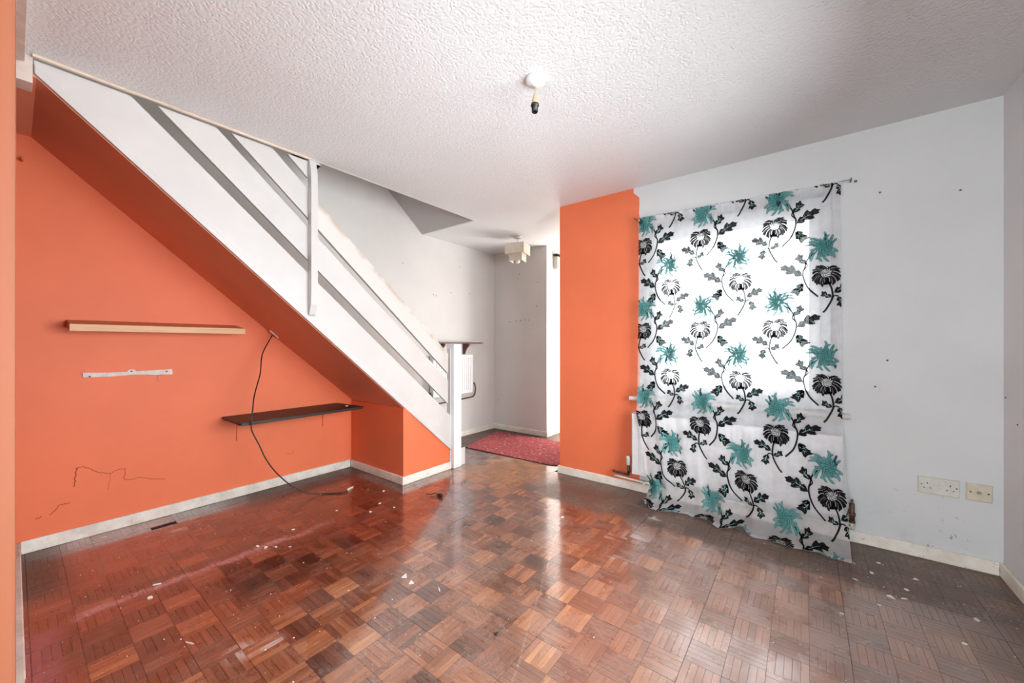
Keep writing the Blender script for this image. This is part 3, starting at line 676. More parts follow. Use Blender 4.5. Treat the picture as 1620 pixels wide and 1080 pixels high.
def make_motif():
    R = random.Random(3); p = Print()
    # teal bloom (0,0): long curling petals round a dense side boss
    for k in range(17):
        a = 2*PI*k/17+R.uniform(-0.09, 0.09); p.petal((0.002, 0.0), a, 0.012, 0.079*R.uniform(0.86, 1.12), 0.0056, R.uniform(0.15, 0.65)*(1 if (k % 4) else -1), 1, 2, 2, 0.0014, 1.08)
    for k in range(15):
        a = 2*PI*(k+0.5)/15+R.uniform(-0.1, 0.1); p.petal((0.006, 0.002), a, 0.010, 0.058*R.uniform(0.85, 1.12), 0.0054, R.uniform(-0.2, 0.7), 1, 2, 5, 0.0014, 1.05)
    for k in range(11):
        a = 2*PI*k/11+R.uniform(-0.1, 0.1); p.petal((0.014, 0.005), a, 0.004, 0.038*R.uniform(0.85, 1.1), 0.0052, 0.8, 1, 2, 8, 0.0013)
    for k in range(6):
        a = 2*PI*k/6; p.petal((0.018, 0.006), a, 0.002, 0.019, 0.0042, 1.1, 1, 2, 11, 0.0012)
    # black bloom: separate black petals, fuller below, swirl boss above
    c = (0.020, -0.150)
    for k in range(17):
        a = PI+PI*k/16 + R.uniform(-0.05, 0.05)
        ln = 0.078*R.uniform(0.92, 1.05)*(1.0 if abs(math.cos(a)) > 0.5 else 0.90)
        p.petal((c[0], c[1]-0.004), a, 0.024, ln, 0.0062, 0.42*(-1 if math.cos(a) < 0 else 1)*(-1), 0, None, 2, 0, 1.0)
    for k in range(13):
        a = 0.1+(PI-0.2)*k/12 + R.uniform(-0.06, 0.06); p.petal(c, a, 0.026, 0.066*R.uniform(0.9, 1.1), 0.0052, 0.5*(1 if math.cos(a) < 0 else -1), 0, None, 2, 0, 0.82)
    for k in range(12):
        a = 2*PI*k/12; p.petal((c[0]-0.004, c[1]+0.006), a, 0.016, 0.034*R.uniform(0.9, 1.15), 0.0028, 0.8, 0, None, 3)
    for k in range(8):
        a = 2*PI*k/8+0.3; p.petal((c[0]-0.006, c[1]+0.010), a, 0.004, 0.019, 0.0022, 1.1, 0, None, 3)
    # stems
    p.stem([(-0.027,-0.023),(-0.055,-0.046),(-0.071,-0.077),(-0.078,-0.11),(-0.086,-0.13),(-0.086,-0.162),(-0.075,-0.206),(-0.055,-0.247),(-0.017,-0.290)], 0.0040, 0.0048)
    p.stem([(-0.071,-0.080),(-0.066,-0.100),(-0.074,-0.112),(-0.083,-0.122)], 0.0032, 0.0036)
    p.stem([(0.023,-0.176),(0.030,-0.205),(0.043,-0.237),(0.049,-0.276),(0.046,-0.308),(0.020,-0.365),(0.005,-0.385)], 0.0040, 0.0052)
    p.stem([(0.049,-0.296),(0.060,-0.287),(0.075,-0.292)], 0.003, 0.004)
    # leaves
    p.leaf((-0.071,-0.090), (-0.108,-0.018), 0.027, 0.024, 2)
    p.leaf((-0.086,-0.160), (-0.203,-0.092), 0.036, 0.032, 3, bend=-0.06)
    p.leaf((-0.082,-0.203), (-0.155,-0.252), 0.034, 0.026, 2, bend=0.22)
    p.leaf((-0.090,-0.198), (-0.104,-0.258), 0.026, 0.030, 2, bend=-0.15)
    p.leaf((0.052,-0.272), (0.146,-0.222), 0.031, 0.027, 3, bend=0.05)
    p.leaf((0.047,-0.296), (0.000,-0.258), 0.021, 0.018, 2)
    p.leaf((0.075,-0.290), (0.086,-0.358), 0.026, 0.024, 2, bend=0.08)
    return p
MOT = make_motif()
def stamp(cx, cz, mirror):
    sg = -1 if mirror else 1; V = []
    keep = []
    for a, b, l in MOT.V:
        u = (cx+sg*a+1.012)/1.172; s = 2.09-(cz+b)
        keep.append(0 <= u <= 1 and 0 <= s <= LT)
        p, n = cloth(u, s); V.append(p+n*(0.0015+0.00012*l))
    F, Mi = [], []
    for f, m in zip(MOT.F, MOT.M):
        if any(keep[k] for k in f): F.append(f); Mi.append(m)
    if len(F) < 12: return
    used = sorted({k for f in F for k in f}); mp = {k: i for i, k in enumerate(used)}
    me = bpy.data.meshes.new('chrysanthemum_print'); me.from_pydata([V[k] for k in used], [], [tuple(mp[k] for k in f) for f in F])
    for m in (M_pblack, M_pteal, M_ptealdark, M_pvein): me.materials.append(m)
    me.polygons.foreach_set('material_index', Mi)
    o = bpy.data.objects.new('chrysanthemum_print', me); COL.objects.link(o); o.parent = curtain
for cx in (-0.955, -0.560, -0.135):
    for cz in (2.037, 1.403, 0.745, 0.105): stamp(cx, cz, True)
for cx in (-0.795, -0.362, 0.072):
    for cz in (2.368, 1.715, 1.068, 0.430, -0.1): stamp(cx, cz, False)
stamp(0.290, 2.037, True); stamp(0.290, 1.403, True); stamp(0.290, 0.745, True)

# wire and hooks
cw = thing('curtain_wire', 'thin steel curtain wire stretched between two hooks over the window', 'curtain wire', (-0.42, 2.912, 2.09))
bm = bmesh.new(); tube(bm, [(-1.045, 2.914, 2.104), (-0.6, 2.914, 2.094), (-0.1, 2.914, 2.083), (0.205, 2.914, 2.080)], 0.0022, 6, 4)
obj('wire', bm, M_steel, cw)
for x_, z_ in ((-1.045, 2.104), (0.205, 2.080)):
    bm = bmesh.new(); tube(bm, [(x_, YW, z_), (x_, 2.93, z_), (x_, 2.912, z_-0.004), (x_, 2.908, z_+0.008)], 0.003, 6, 4); obj('hook', bm, M_metal, cw)
bm = bmesh.new(); cyl(bm, (0.228, YW, 2.079), (0.228, YW-0.006, 2.079), 0.0075, 0.006, 12)
tag(obj('wall_screw', bm, M_metal), 'single screw head in wall beside top right corner of the curtain', 'screw')

# ------------------------------------------------------------------ radiators
def radiator(name, label, X0, X1, Z0, Z1, front, back, axis, pitch=0.0333):
    """steel panel radiator with pressed flutes; axis 'y': faces -Y; axis 'x': faces +X. X0..X1 runs along the wall"""
    root = thing(name, label, 'radiator', (((X0+X1)/2, back, Z0) if axis == 'y' else (back, (X0+X1)/2, Z0)))
    fr = bmesh.new(); n = max(4, int((X1-X0-0.06)/pitch)); ptch = (X1-X0-0.06)/n
    prof = [(X0, 0.004), (X0+0.004, 0.0), (X0+0.03, 0.0)]
    for k in range(n):
        a = X0+0.03+ptch*k; prof += [(a+ptch*0.30, 0.0), (a+ptch*0.40, 0.007), (a+ptch*0.60, 0.007), (a+ptch*0.70, 0.0)]
    prof += [(X1-0.03, 0.0), (X1-0.004, 0.0), (X1, 0.004)]
    sgn = 1 if axis == 'y' else -1
    def P(a, d, z): return (a, front+d, z) if axis == 'y' else (front-d, a, z)
    lev = [(Z0, 1.0, 0.006), (Z0+0.004, 0, 0.0), (Z0+0.030, 0, 0.0), (Z0+0.042, 1, 0.0), (Z1-0.042, 1, 0.0), (Z1-0.030, 0, 0.0), (Z1-0.004, 0, 0.0), (Z1, 0, 0.006)]
    rows = []
    for z_, fl, off in lev: rows.append([fr.verts.new(P(a, d*(1 if fl else 0)+off if d < 0.005 else (d*fl+off), z_)) for a, d in prof])
    for ra, rb in zip(rows, rows[1:]):
        for k in range(len(prof)-1): fr.faces.new((ra[k], ra[k+1], rb[k+1], rb[k])).smooth = False
    obj('front_panel', fr, M_rad, root)
    bm = bmesh.new()
    def bx2(a0, a1, d0, d1, z0, z1):
        if axis == 'y': box(bm, a0, a1, front+d0, front+d1, z0, z1)
        else: box(bm, front-d1, front-d0, a0, a1, z0, z1)
    th = abs(back-front)
    bx2(X0+0.002, X1-0.002, 0.010, th*0.9, Z0+0.004, Z1-0.008); obj('convector_body', bm, M_rad, root)
    bm = bmesh.new(); bx2(X0-0.003, X0+0.001, 0.004, th, Z0+0.006, Z1+0.002); obj('side_cover', bm, M_rad, root, 0.001)
    bm = bmesh.new(); bx2(X1-0.001, X1+0.003, 0.004, th, Z0+0.006, Z1+0.002); obj('side_cover', bm, M_rad, root, 0.001)
    bm = bmesh.new(); m_ = int((X1-X0)/0.018)
    for k in range(m_): a = X0+0.01+k*(X1-X0-0.02)/m_; bx2(a, a+0.009, 0.004, th, Z1-0.004, Z1)
    bx2(X0, X1, 0.002, 0.006, Z1-0.004, Z1+0.001); bx2(X0, X1, th-0.004, th, Z1-0.004, Z1+0.001)
    obj('top_grille', bm, M_rad, root)
    return root
rad = radiator('panel_radiator', 'white fluted panel radiator behind the floral curtain under window', -1.052, 0.165, 0.150, 0.612, 2.876, 2.935, 'y')
bm = bmesh.new(); vx, vy = -1.092, 2.905
lathe(bm, (vx, vy, 0.205), [(0.012, 0), (0.016, 0.004), (0.017, 0.055), (0.0155, 0.068), (0.012, 0.072)], 20)
vh = obj('thermostatic_head', bm, M_plastic, rad); vh['label'] = 'white valve head'
bm = bmesh.new()
for q in range(10):
    a = 2*PI*q/10; box(bm, vx+0.0165*math.cos(a)-0.0015, vx+0.0165*math.cos(a)+0.0015, vy+0.0165*math.sin(a)-0.0015, vy+0.0165*math.sin(a)+0.0015, 0.225, 0.262)
obj('grip_rib', bm, M_plastic, vh)
bm = bmesh.new(); cyl(bm, (vx, vy, 0.135), (vx, vy, 0.205), 0.010); cyl(bm, (vx, vy, 0.165), (-1.05, vy, 0.165), 0.008); cyl(bm, (vx, vy, 0.178), (vx, vy, 0.192), 0.014, None, 6)
obj('valve_body', bm, M_metal, rad)
bm = bmesh.new(); lx = 0.208
cyl(bm, (lx, 2.905, 0.125), (lx, 2.905, 0.235), 0.012); cyl(bm, (lx, 2.905, 0.19), (0.165, 2.905, 0.19), 0.008); cyl(bm, (lx, 2.905, 0.225), (lx, 2.905, 0.255), 0.006); cyl(bm, (lx, 2.905, 0.165), (lx, 2.905, 0.182), 0.016, None, 6)
cyl(bm, (lx, 2.905, 0.125), (lx, 2.905, 0.135), 0.015, None, 12)
obj('lockshield_valve', bm, M_copper, rad)['label'] = 'tarnished brass lockshield valve'
for a in (-0.85, -0.04):
    obj('wall_bracket', bxs((a-0.02, a+0.02, 2.934, 2.9595, 0.22, 0.54)), M_rad, rad)
# pipes along the baseboard
bm = bmesh.new(); tube(bm, [(-1.225, 2.945, 0.128), (-1.222, 2.925, 0.128), (-1.20, 2.918, 0.128), (-1.12, 2.912, 0.128), (-1.094, 2.906, 0.128), (-1.092, 2.905, 0.136)], 0.0085, 10, 5); obj('upper_pipe', bm, M_metal, rad)
bm = bmesh.new(); tube(bm, [(-1.21, 2.92, 0.098), (-0.9, 2.92, 0.090), (-0.3, 2.92, 0.090), (0.17, 2.918, 0.090), (0.205, 2.908, 0.10), (0.208, 2.905, 0.125)], 0.0085, 10, 5); obj('lower_pipe', bm, M_base, rad)
for a in (-0.975, -0.45):
    bm = bmesh.new(); box(bm, a-0.012, a+0.012, 2.908, 2.9445, 0.075, 0.10); obj('pipe_clip', bm, M_plastic, rad, 0.003)

hr = radiator('panel_radiator', 'small white panel radiator behind the newel post in the hall', 2.86, 3.50, 0.540, 1.010, -3.30, -3.355, 'x')
bm = bmesh.new(); tube(bm, [(-3.31, 3.525, 0.66), (-3.31, 3.548, 0.63), (-3.31, 3.556, 0.57), (-3.315, 3.54, 0.505), (-3.32, 3.48, 0.482), (-3.33, 3.2, 0.47), (-3.335, 2.95, 0.46)], 0.009, 10, 5)
obj('feed_pipe', bm, M_copper, hr)
bm = bmesh.new(); cyl(bm, (-3.325, 2.835, 0.50), (-3.325, 2.835, 0.60), 0.013); cyl(bm, (-3.325, 2.835, 0.57), (-3.325, 2.86, 0.57), 0.008); cyl(bm, (-3.325, 2.835, 0.0), (-3.325, 2.835, 0.5), 0.008)
obj('valve', bm, M_metal, hr)
obj('wall_bracket', bxs((-3.379, -3.354, 2.98, 3.02, 0.6, 0.95)), M_rad, hr)
obj('wall_bracket', bxs((-3.379, -3.354, 3.36, 3.40, 0.6, 0.95)), M_rad, hr)
# shelf over the hall radiator
hs = thing('wall_shelf', 'dark red wooden shelf on brackets over the small hall radiator', 'shelf', (-3.30, 3.3, 1.15))
bm = bmesh.new(); prism(bm, [(2.90, 1.150), (3.60, 1.150), (3.64, 1.154), (3.64, 1.162), (3.58, 1.166), (2.90, 1.166)], 0, -3.38, -3.25); obj('shelf_board', bm, M_redwood, hs, 0.003)
for yb in (3.00, 3.40):
    bm = bmesh.new(); prism(bm, [(-3.379, 1.149), (-3.275, 1.149), (-3.285, 1.120), (-3.32, 1.09), (-3.345, 1.05), (-3.355, 1.02), (-3.379, 1.02)], 1, yb, yb+0.022); obj('bracket', bm, M_redwood, hs, 0.002)
bm = bmesh.new(); box(bm, -3.35, -3.28, 3.44, 3.60, 1.1665, 1.172); tag(obj('paper_scrap', bm, M_base), 'thin curled scrap of card lying on shelf over hall radiator', 'scrap')

# ------------------------------------------------------------------ shelves and wall fittings in the alcove
os_ = thing('floating_shelf', 'oak coloured floating shelf on the orange wall', 'shelf', (XP, 0.6, 1.25))
y0, y1 = 0.188, 1.012
bm = bmesh.new(); prism(bm, [(XP+0.001, 1.236), (XP+0.196, 1.212), (XP+0.200, 1.251), (XP+0.001, 1.281)], 1, y0, y1); obj('shelf_body', bm, M_oak, os_, 0.0015)
bm = bmesh.new(); prism(bm, [(XP+0.1975, 1.212), (XP+0.201, 1.212), (XP+0.205, 1.251), (XP+0.2015, 1.251)], 1, y0, y1); obj('front_edge', bm, M_oak_l, os_, 0.001)
ds = thing('dark_shelf', 'thin black brown wooden shelf at corner of orange walls', 'shelf', (XP, 1.45, 0.59))
bm = bmesh.new(); prism(bm, [(XP+0.001, 0.928), (XP+0.375, 0.918), (XP+0.388, 0.928), (XP+0.388, 1.815), (XP+0.375, 1.825), (XP+0.001, 1.790)], 2, 0.596, 0.611)
obj('shelf_board', bm, M_dark, ds, 0.003)
obj('front_lip', bxs((XP+0.3885, XP+0.394, 0.93, 1.815, 0.592, 0.613)), M_dark, ds, 0.002)
for yb in (1.02, 1.66): obj('bracket', bxs((XP+0.001, XP+0.012, yb, yb+0.018, 0.42, 0.595), (XP+0.012, XP+0.22, yb, yb+0.018, 0.583, 0.595)), M_orange, ds)
bm = bmesh.new(); box(bm, XP+0.25, XP+0.27, 1.73, 1.748, 0.6115, 0.617); tag(obj('plaster_chip', bm, M_flake), 'tiny pale chip lying on dark shelf near its corner end', 'chip')
# batten scar: bare strip with three plug holes
wbn = thing('wall_batten', 'narrow white batten with screw holes on orange wall below oak shelf', 'batten', (XP, 0.45, 0.955))
bm = bmesh.new(); pts = [(0.250, 0.944), (0.36, 0.941), (0.44, 0.945), (0.455, 0.947), (0.535, 0.944), (0.57, 0.937), (0.60, 0.940), (0.652, 0.936), (0.655, 0.950), (0.650, 0.974), (0.52, 0.970), (0.477, 0.970), (0.472, 0.980), (0.455, 0.984), (0.440, 0.979), (0.436, 0.968), (0.36, 0.967), (0.250, 0.972)]
prism(bm, pts, 0, XP+0.0005, XP+0.011); obj('strip', bm, M_bare, wbn, 0.002)
for a, b in ((0.278, 0.948), (0.455, 0.969), (0.623, 0.960)):
    bm = bmesh.new(); cyl(bm, (XP+0.0105, a, b), (XP+0.0125, a, b), 0.0048, None, 12); obj('screw', bm, M_mark, wbn)
bm = bmesh.new(); prism(bm, [(0.582, 0.936), (0.598, 0.936), (0.602, 0.905), (0.598, 0.893), (0.588, 0.890), (0.581, 0.900)], 0, XP+0.0005, XP+0.006); obj('peeled_flap', bm, M_orange, wbn, 0.001)
# cable from the soffit down to the floor
bm = bmesh.new()
tube(bm, [(-3.30, 1.235, 1.215), (-3.27, 1.200, 1.17), (-3.21, 1.130, 1.06), (-3.13, 1.09, 0.93), (-3.03, 1.02, 0.79), (-2.975, 0.988, 0.67), (-2.968, 0.980, 0.60), (-2.968, 0.985, 0.55), (-2.968, 1.025, 0.455), (-2.965, 1.07, 0.34), (-2.963, 1.135, 0.23), (-2.962, 1.235, 0.11), (-2.95, 1.33, 0.035), (-2.92, 1.42, 0.007), (-2.82, 1.53, 0.006), (-2.81, 1.575, 0.006)], 0.0042, 8, 8)
tag(obj('cable', bm, M_brown_cable), 'dark cable hanging from the sloping soffit past the dark shelf to the floor', 'cable')
bm = bmesh.new(); d_ = Vector((0, 0.75, -0.66)).normalized(); n_ = Vector((0, -0.66, -0.75))
p0 = Vector((-3.33, 1.225, zs(1.225)-0.004)); vs = []
for a in (0, 0.085):
    for x_ in (-0.012, 0.012):
        for h_ in (0.0, 0.012): vs.append(bm.verts.new(p0+d_*a+Vector((x_, 0, 0))+n_*h_))
for f in ((0,1,3,2),(4,6,7,5),(0,4,5,1),(2,3,7,6),(1,5,7,3),(0,2,6,4)): bm.faces.new([vs[k] for k in f])
tag(obj('cable_cover', bm, M_pink, None, 0.002), 'short pale cable cover where cable leaves the sloping soffit', 'cover')
# cracks in the orange plaster (child of the party wall)
def crack(pts, r):
    bm = bmesh.new(); random.seed(len(pts)*7)
    P = catmull(pts, 5); J = [Vector((XP+0.0004, p.y+random.uniform(-0.004, 0.004), p.z+random.uniform(-0.004, 0.004))) for p in P]
    tube(bm, J, r, 5, 0); return obj('crack', bm, M_crack, wb)
X_ = XP
crack([(X_, 0.219, 0.309), (X_, 0.222, 0.36), (X_, 0.226, 0.418)], 0.0022)
crack([(X_, 0.226, 0.418), (X_, 0.261, 0.416), (X_, 0.304, 0.375), (X_, 0.34, 0.36)], 0.0016)
crack([(X_, 0.34, 0.36), (X_, 0.365, 0.350), (X_, 0.41, 0.362), (X_, 0.43, 0.365)], 0.0013)
crack([(X_, 0.43, 0.365), (X_, 0.425, 0.31), (X_, 0.44, 0.29), (X_, 0.491, 0.287), (X_, 0.54, 0.27), (X_, 0.62, 0.245)], 0.0014)
crack([(X_, 0.365, 0.35), (X_, 0.36, 0.29), (X_, 0.35, 0.25)], 0.0009)
crack([(X_, 0.130, 0.18), (X_, 0.155, 0.205), (X_, 0.17, 0.222), (X_, 0.205, 0.222)], 0.0016)
crack([(X_, 0.08, 0.172), (X_, 0.10, 0.178)], 0.002)
crack([(X_, 1.37, 0.245), (X_, 1.40, 0.235), (X_, 1.43, 0.25)], 0.0012)
bm = bmesh.new(); tube(bm, [(-3.379, 0.03, 2.135), (-3.33, 0.03, 2.133), (-3.315, 0.03, 2.140)], 0.006, 6, 3)
tag(obj('wall_hook', bm, M_orange), 'small orange painted hook high on wall at far left', 'hook')

# ------------------------------------------------------------------ sockets
def screw_child(root, x_, y_, z_, r=0.0035):
    bm = bmesh.new(); cyl(bm, (x_, y_, z_), (x_, y_-0.0012, z_), r, r*0.8, 10); obj('screw', bm, M_metal, root)
def hole_child(root, x0, x1, y_, z0, z1): obj('pin_slot', bxs((x0, x1, y_-0.0008, y_, z0, z1)), M_black, root)
sk = thing('double_socket', 'yellowed white double power socket on wall right of the curtain', 'socket', (0.551, YW, 0.393))
obj('back_plate', bxs((0.476, 0.626, YW-0.006, YW, 0.349, 0.437)), M_cream, sk, 0.002)
obj('face_plate', bxs((0.478, 0.624, YW-0.0135, YW-0.006, 0.351, 0.435)), M_plastic, sk, 0.003)
for a in (0.541, 0.563):
    bm = bmesh.new(); prism(bm, [(YW-0.0135, 0.400), (YW-0.0175, 0.402), (YW-0.015, 0.425), (YW-0.0135, 0.425)], 0, a-0.008, a+0.008); obj('rocker_switch', bm, M_plastic, sk, 0.001)
yf = YW-0.0135
for c in (0.510, 0.592):
    hole_child(sk, c-0.002, c+0.002, yf, 0.402, 0.410); hole_child(sk, c-0.0145, c-0.0085, yf, 0.379, 0.383); hole_child(sk, c+0.0085, c+0.0145, yf, 0.379, 0.383)
screw_child(sk, 0.489, yf, 0.397); screw_child(sk, 0.614, yf, 0.397)
ak = thing('aerial_socket', 'square yellowed aerial outlet plate nearest the room corner', 'socket', (0.69, YW, 0.393))
obj('back_plate', bxs((0.645, 0.736, YW-0.006, YW, 0.348, 0.438)), M_plastic, ak, 0.002)
obj('face_plate', bxs((0.648, 0.733, YW-0.013, YW-0.006, 0.351, 0.435)), M_cream, ak, 0.003)
bm = bmesh.new(); cyl(bm, (0.690, YW-0.013, 0.394), (0.690, YW-0.017, 0.394), 0.0085, 0.007, 16); co = obj('coax_connector', bm, M_steel, ak)
bm = bmesh.new(); cyl(bm, (0.690, YW-0.0168, 0.394), (0.690, YW-0.0175, 0.394), 0.0048, None, 12); obj('connector_hole', bm, M_black, co)
screw_child(ak, 0.661, YW-0.013, 0.394, 0.004); screw_child(ak, 0.720, YW-0.013, 0.394, 0.004)
hk = thing('hall_socket', 'white single outlet plate low on hall end wall', 'socket', (-3.30, YH, 0.385))
obj('face_plate', bxs((-3.345, -3.258, YH-0.010, YH, 0.342, 0.428)), M_plastic, hk, 0.003)
obj('rocker_switch', bxs((-3.31, -3.293, YH-0.013, YH-0.010, 0.40, 0.42)), M_plastic, hk, 0.001)
hole_child(hk, -3.304, -3.300, YH-0.010, 0.386, 0.394)

# ------------------------------------------------------------------ ceiling lights
pl = thing('pendant_light', 'white ceiling rose with short flex and bare lamp holder', 'ceiling light', (-0.985, 1.465, H))
bm = bmesh.new(); lathe(bm, (-0.985, 1.465, H), [(0.044, -0.0005), (0.046, -0.004), (0.044, -0.018), (0.036, -0.026), (0.016, -0.030), (0.008, -0.036)], 28); obj('ceiling_rose', bm, M_newel, pl)
bm = bmesh.new(); tube(bm, [(-0.985, 1.465, 2.326), (-0.986, 1.464, 2.305), (-0.988, 1.463, 2.285)], 0.0035, 8, 4); obj('flex', bm, M_beige, pl)
bm = bmesh.new(); lathe(bm, (-0.989, 1.463, 2.0), [(0.005, 0.290), (0.008, 0.280), (0.014, 0.262), (0.0165, 0.252), (0.0165, 0.244)], 20); obj('holder_cap', bm, M_beige, pl)['label'] = 'beige cone cap'
bm = bmesh.new(); lathe(bm, (-0.990, 1.463, 2.0), [(0.018, 0.244), (0.019, 0.240), (0.019, 0.234), (0.0155, 0.233), (0.0145, 0.208), (0.013, 0.206), (0.012, 0.215)], 20); lh = obj('lamp_holder', bm, M_black, pl)
bm = bmesh.new(); lathe(bm, (-0.990, 1.463, 2.0), [(0.0115, 0.2145), (0.011, 0.2135)], 16); obj('contact', bm, M_steel, lh)
hl = thing('hall_pendant_light', 'cream two tier square lampshade hanging from hall ceiling', 'ceiling light', (-2.585, 3.475, H))
def rot_frame(bm, c, hw, z0, z1, ang, th=0.004):
    """open square shade with real wall thickness"""
    R = []
    for h_, z_ in ((hw, z0), (hw, z1), (hw-th, z1), (hw-th, z0)):
        R.append([bm.verts.new((c[0]+h_*(a*math.cos(ang)-b*math.sin(ang)), c[1]+h_*(a*math.sin(ang)+b*math.cos(ang)), z_)) for a, b in ((-1,-1),(1,-1),(1,1),(-1,1))])
    for q in range(4):
        A_, B_ = R[q], R[(q+1) % 4]
        for k in range(4): bm.faces.new((A_[k], A_[(k+1) % 4], B_[(k+1) % 4], B_[k]))
lc = (-2.585, 3.475); an = math.radians(16.5)
bm = bmesh.new(); lathe(bm, lc+(H,), [(0.045, -0.0005), (0.046, -0.006), (0.040, -0.022), (0.012, -0.030)], 24); obj('ceiling_rose', bm, M_plastic, hl)
bm = bmesh.new(); cyl(bm, lc+(2.332,), lc+(2.20,), 0.004, None, 8); obj('flex', bm, M_plastic, hl)
bm = bmesh.new(); rot_frame(bm, lc, 0.112, 2.150, 2.265, an); up = obj('upper_shade', bm, M_shade, hl)
bm = bmesh.new(); rot_frame(bm, lc, 0.076, 2.075, 2.168, an); lo_ = obj('lower_shade', bm, M_shade, hl)
bm = bmesh.new()
for q in range(4):
    a = an+q*PI/2; cyl(bm, (lc[0], lc[1], 2.195), (lc[0]+0.108*math.cos(a), lc[1]+0.108*math.sin(a), 2.195), 0.0022, None, 6)
    cyl(bm, (lc[0]+0.072*math.cos(a), lc[1]+0.072*math.sin(a), 2.195), (lc[0]+0.072*math.cos(a), lc[1]+0.072*math.sin(a), 2.12), 0.0018, None, 6)
cyl(bm, lc+(2.20,), lc+(2.15,), 0.018, 0.016, 14); obj('shade_carrier', bm, M_steel, hl)
bm = bmesh.new(); lathe(bm, lc+(2.0,), [(0.010, 0.15), (0.013, 0.125), (0.024, 0.095), (0.028, 0.080), (0.022, 0.062), (0.008, 0.056)], 18); obj('bulb', bm, M_newel, hl)
# small box and bar high on the bright return wall
hb = thing('door_chime', 'small white box under a dark bar high on the bright hall return', 'box', (-2.53, 4.3, 2.2))
obj('box_body', bxs((-2.529, -2.47, 4.16, 4.34, 2.085, 2.245)), M_plastic, hb, 0.003)
obj('dark_bar', bxs((-2.529, -2.46, 4.14, 4.36, 2.262, 2.276)), M_black, hb, 0.002)

# ------------------------------------------------------------------ hall mat
rm = thing('door_mat', 'red speckled rubber backed mat lying on hall floor', 'mat', (-2.5, 3.45, 0))
MP = [(-2.985, 3.035), (-1.90, 3.075), (-1.845, 3.10), (-1.80, 3.22), (-1.80, 3.90), (-3.18, 3.86), (-3.20, 3.83)]
bm = bmesh.new(); prism(bm, MP, 2, 0.001, 0.004); obj('backing', bm, M_rubber if False else M_rugedge, rm)
cx_, cy_ = -2.5, 3.47
bm = bmesh.new(); prism(bm, [(cx_+(a-cx_)*0.988, cy_+(b-cy_)*0.975) for a, b in MP], 2, 0.004, 0.009); obj('pile', bm, M_rug, rm, 0.002)

# ------------------------------------------------------------------ litter on the floor
gd = thing('plastic_gadget', 'small black plastic scrap with a bent wire tail on open floor near the newel post', 'scrap', (-2.187, 1.94, 0))
bm = bmesh.new()
pr = [(0.002, -0.030), (0.010, -0.024), (0.013, -0.008), (0.012, 0.012), (0.007, 0.022), (0.002, 0.026)]
lathe(bm, (-2.165, 1.945, 0.0135), pr, 14, 0); obj('body', bm, M_black, gd)
bm = bmesh.new(); box(bm, -2.19, -2.175, 1.925, 1.965, 0.004, 0.014); obj('clip', bm, M_black, gd, 0.002)
bm = bmesh.new(); tube(bm, [(-2.19, 1.945, 0.012), (-2.215, 1.93, 0.022), (-2.235, 1.92, 0.010), (-2.262, 1.91, 0.012), (-2.272, 1.90, 0.004)], 0.0026, 6, 5)
tube(bm, [(-2.19, 1.94, 0.010), (-2.20, 1.915, 0.006), (-2.215, 1.90, 0.004)], 0.002, 6, 4); obj('wire_tail', bm, M_black, gd)
def flake(x, y, r, label, group=None, m=None, shape=None, name='paint_flake', h=0.0025, rot=None):
    bm = bmesh.new(); a0 = random.uniform(0, 6.28) if rot is None else rot
    shape = shape or [(1, 0), (0.35, 0.6), (-0.5, 0.5), (-0.9, -0.1), (-0.3, -0.6), (0.5, -0.45)]
    jit = [(a*random.uniform(0.85, 1.1), b*random.uniform(0.85, 1.1)) for a, b in shape]
    pts = [(x+r*(a*math.cos(a0)-b*math.sin(a0)), y+r*(a*math.sin(a0)+b*math.cos(a0))) for a, b in jit]
    prism(bm, pts, 2, 0.0008, 0.0008+h)
    for v in bm.verts:
        if v.co.z > 0.001: v.co.z += random.uniform(0, h)
    tag(obj(name, bm, m or M_flake), label, 'flake', group)
random.seed(21)
TRI = [(1, 0), (-0.6, 0.75), (-0.7, -0.55)]; STICK = [(1, 0.02), (0.2, 0.16), (-1, 0.10), (-0.9, -0.10), (0.3, -0.12)]
flake(-1.558, 1.171, 0.020, 'larger of two cream triangular chips in the middle of the floor', shape=TRI, h=0.004, rot=2.2)
flake(-1.495, 1.160, 0.018, 'smaller of two cream triangular chips in the middle of the floor', shape=TRI, h=0.003, rot=2.6)
flake(-2.852, 1.620, 0.034, 'crumpled white scrap at the end of the cable on dark floor', shape=STICK, h=0.006, rot=1.9, name='paper_scrap')
flake(-2.438, 0.415, 0.017, 'oblong white chip on the pink dust streak', shape=STICK, h=0.003, rot=1.0)
flake(-2.335, 0.375, 0.012, 'small white chip beside the oblong chip on the pink dust streak', h=0.003)
flake(-1.86, 0.41, 0.022, 'pale splinter on bare parquet at lower left', shape=STICK, rot=0.4, h=0.002, name='splinter')
flake(-1.35, 1.205, 0.016, 'thin pale splinter right of the two triangular chips', shape=STICK, rot=2.6, h=0.002, name='splinter')
flake(-1.14, 1.43, 0.010, 'small red brown chip on the middle of the parquet', m=M_redwood, h=0.003)
flake(-0.965, 1.155, 0.009, 'small black crumb on parquet at bottom centre', m=M_black, h=0.004)
flake(-1.27, 2.20, 0.011, 'lone white crumb on floor before the orange wall strip', h=0.004)
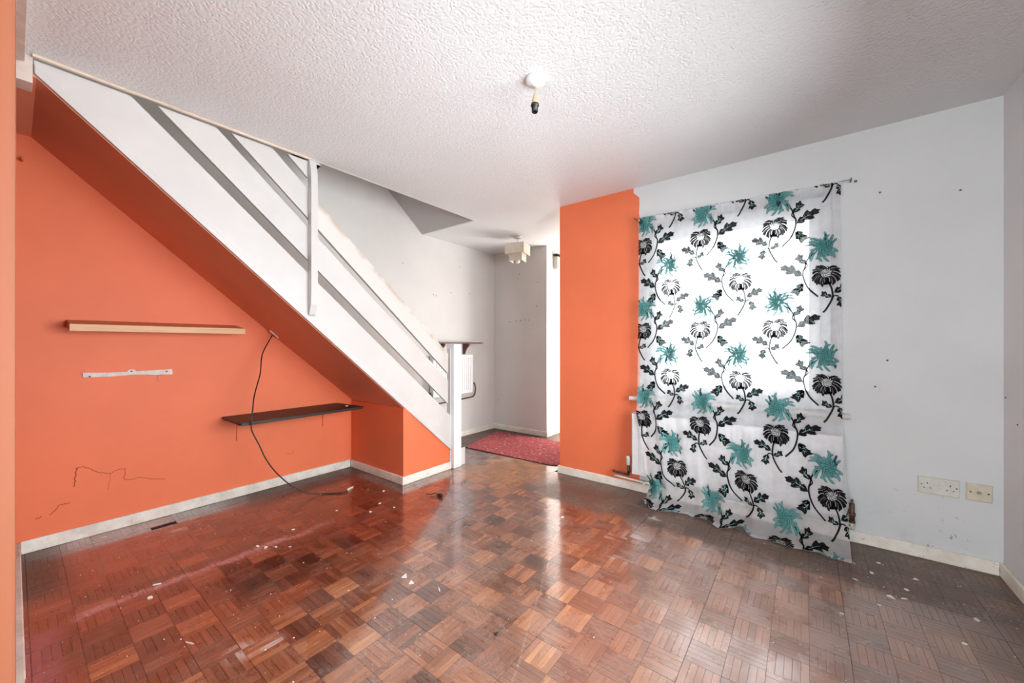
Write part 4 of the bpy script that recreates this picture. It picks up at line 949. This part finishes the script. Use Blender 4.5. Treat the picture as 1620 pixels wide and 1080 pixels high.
for k, (a, b, r) in enumerate([(0.305, 2.405, 0.017), (0.26, 2.60, 0.014), (0.35, 2.425, 0.012), (0.20, 2.66, 0.010), (0.19, 2.48, 0.012), (0.24, 2.54, 0.008), (0.42, 2.66, 0.013), (0.56, 2.42, 0.014), (0.30, 2.74, 0.010), (0.06, 2.40, 0.009), (0.12, 2.13, 0.008), (0.48, 2.20, 0.009), (0.255, 2.30, 0.008), (0.37, 2.52, 0.009)]):
    flake(a, b, r, 'small pale paint flake on the dirty floor border right of the curtain', 'paint flakes right of the curtain', shape=random.choice([None, TRI, STICK]))
for k, (a, b, r) in enumerate([(-2.40, 0.86, 0.014), (-2.36, 0.90, 0.010), (-2.45, 0.84, 0.012), (-2.30, 0.95, 0.009), (-2.50, 1.05, 0.010), (-2.55, 1.35, 0.010), (-2.35, 1.48, 0.010), (-2.42, 1.60, 0.011), (-2.28, 1.62, 0.009), (-2.60, 1.75, 0.010)]):
    flake(a, b, r, 'small pale paint flake on the red stained floor below the stairs', 'paint flakes below the stairs', shape=random.choice([None, TRI, STICK]))
# fine grit nobody could count
V, F = [], []
random.seed(5)
for k in range(420):
    zone = random.random()
    if zone < 0.5: x, y = random.uniform(-3.3, -1.3), random.uniform(0.06, 1.9)
    elif zone < 0.8: x, y = random.uniform(-0.2, 0.7), random.uniform(1.5, 2.93)
    else: x, y = random.uniform(-1.8, -0.2), random.uniform(0.9, 2.9)
    r = random.choice((0.0016, 0.002, 0.0025, 0.0035)); a0 = random.uniform(0, 6.28); n = len(V)
    for q in range(4):
        a = a0+q*PI/2; rr = r*random.uniform(0.6, 1.2); V.append((x+rr*math.cos(a), y+rr*math.sin(a), 0.0008))
    V.append((x, y, 0.0008+r*0.9)); F += [(n+q, n+(q+1) % 4, n+4) for q in range(4)] + [(n+3, n+2, n+1, n)]
go = bpy.data.objects.new('floor_grit', mesh_from('floor_grit', V, F, M_flake)); COL.objects.link(go)
tag(go, 'fine pale grit and crumbs scattered over the parquet', 'grit', None, 'stuff')

# ------------------------------------------------------------------ wall plugs and nail holes
def plug(parent, pts, axis, r=0.006):
    for a, b in pts:
        bm = bmesh.new()
        if axis == 'back': cyl(bm, (XP+0.0002, a, b), (XP+0.003, a, b), r, r*0.7, 8)
        elif axis == 'hall': cyl(bm, (a, YH-0.0002, b), (a, YH-0.003, b), r, r*0.7, 8)
        elif axis == 'front': cyl(bm, (a, YW-0.0002, b), (a, YW-0.003, b), r, r*0.7, 8)
        else: cyl(bm, (XR-0.0002, a, b), (XR-0.003, a, b), r, r*0.7, 8)
        obj('wall_plug', bm, M_mark, parent)
plug(wb, [(2.51, 2.0), (2.97, 1.70), (2.93, 1.71), (3.34, 2.09), (3.52, 1.78), (3.20, 1.76)], 'back')
plug(wh, [(-3.10, 1.44), (-3.0, 1.445), (-2.93, 1.45), (-2.86, 1.455), (-2.80, 1.45), (-2.68, 1.62), (-2.66, 1.92), (-2.95, 2.05), (-2.97, 2.0)], 'hall', 0.007)
plug(wf, [(0.33, 1.99), (0.63, 1.93), (0.36, 1.05), (0.31, 0.9)], 'front', 0.005)
plug(wr, [(2.93, 0.88), (2.80, 0.77)], 'right', 0.004)
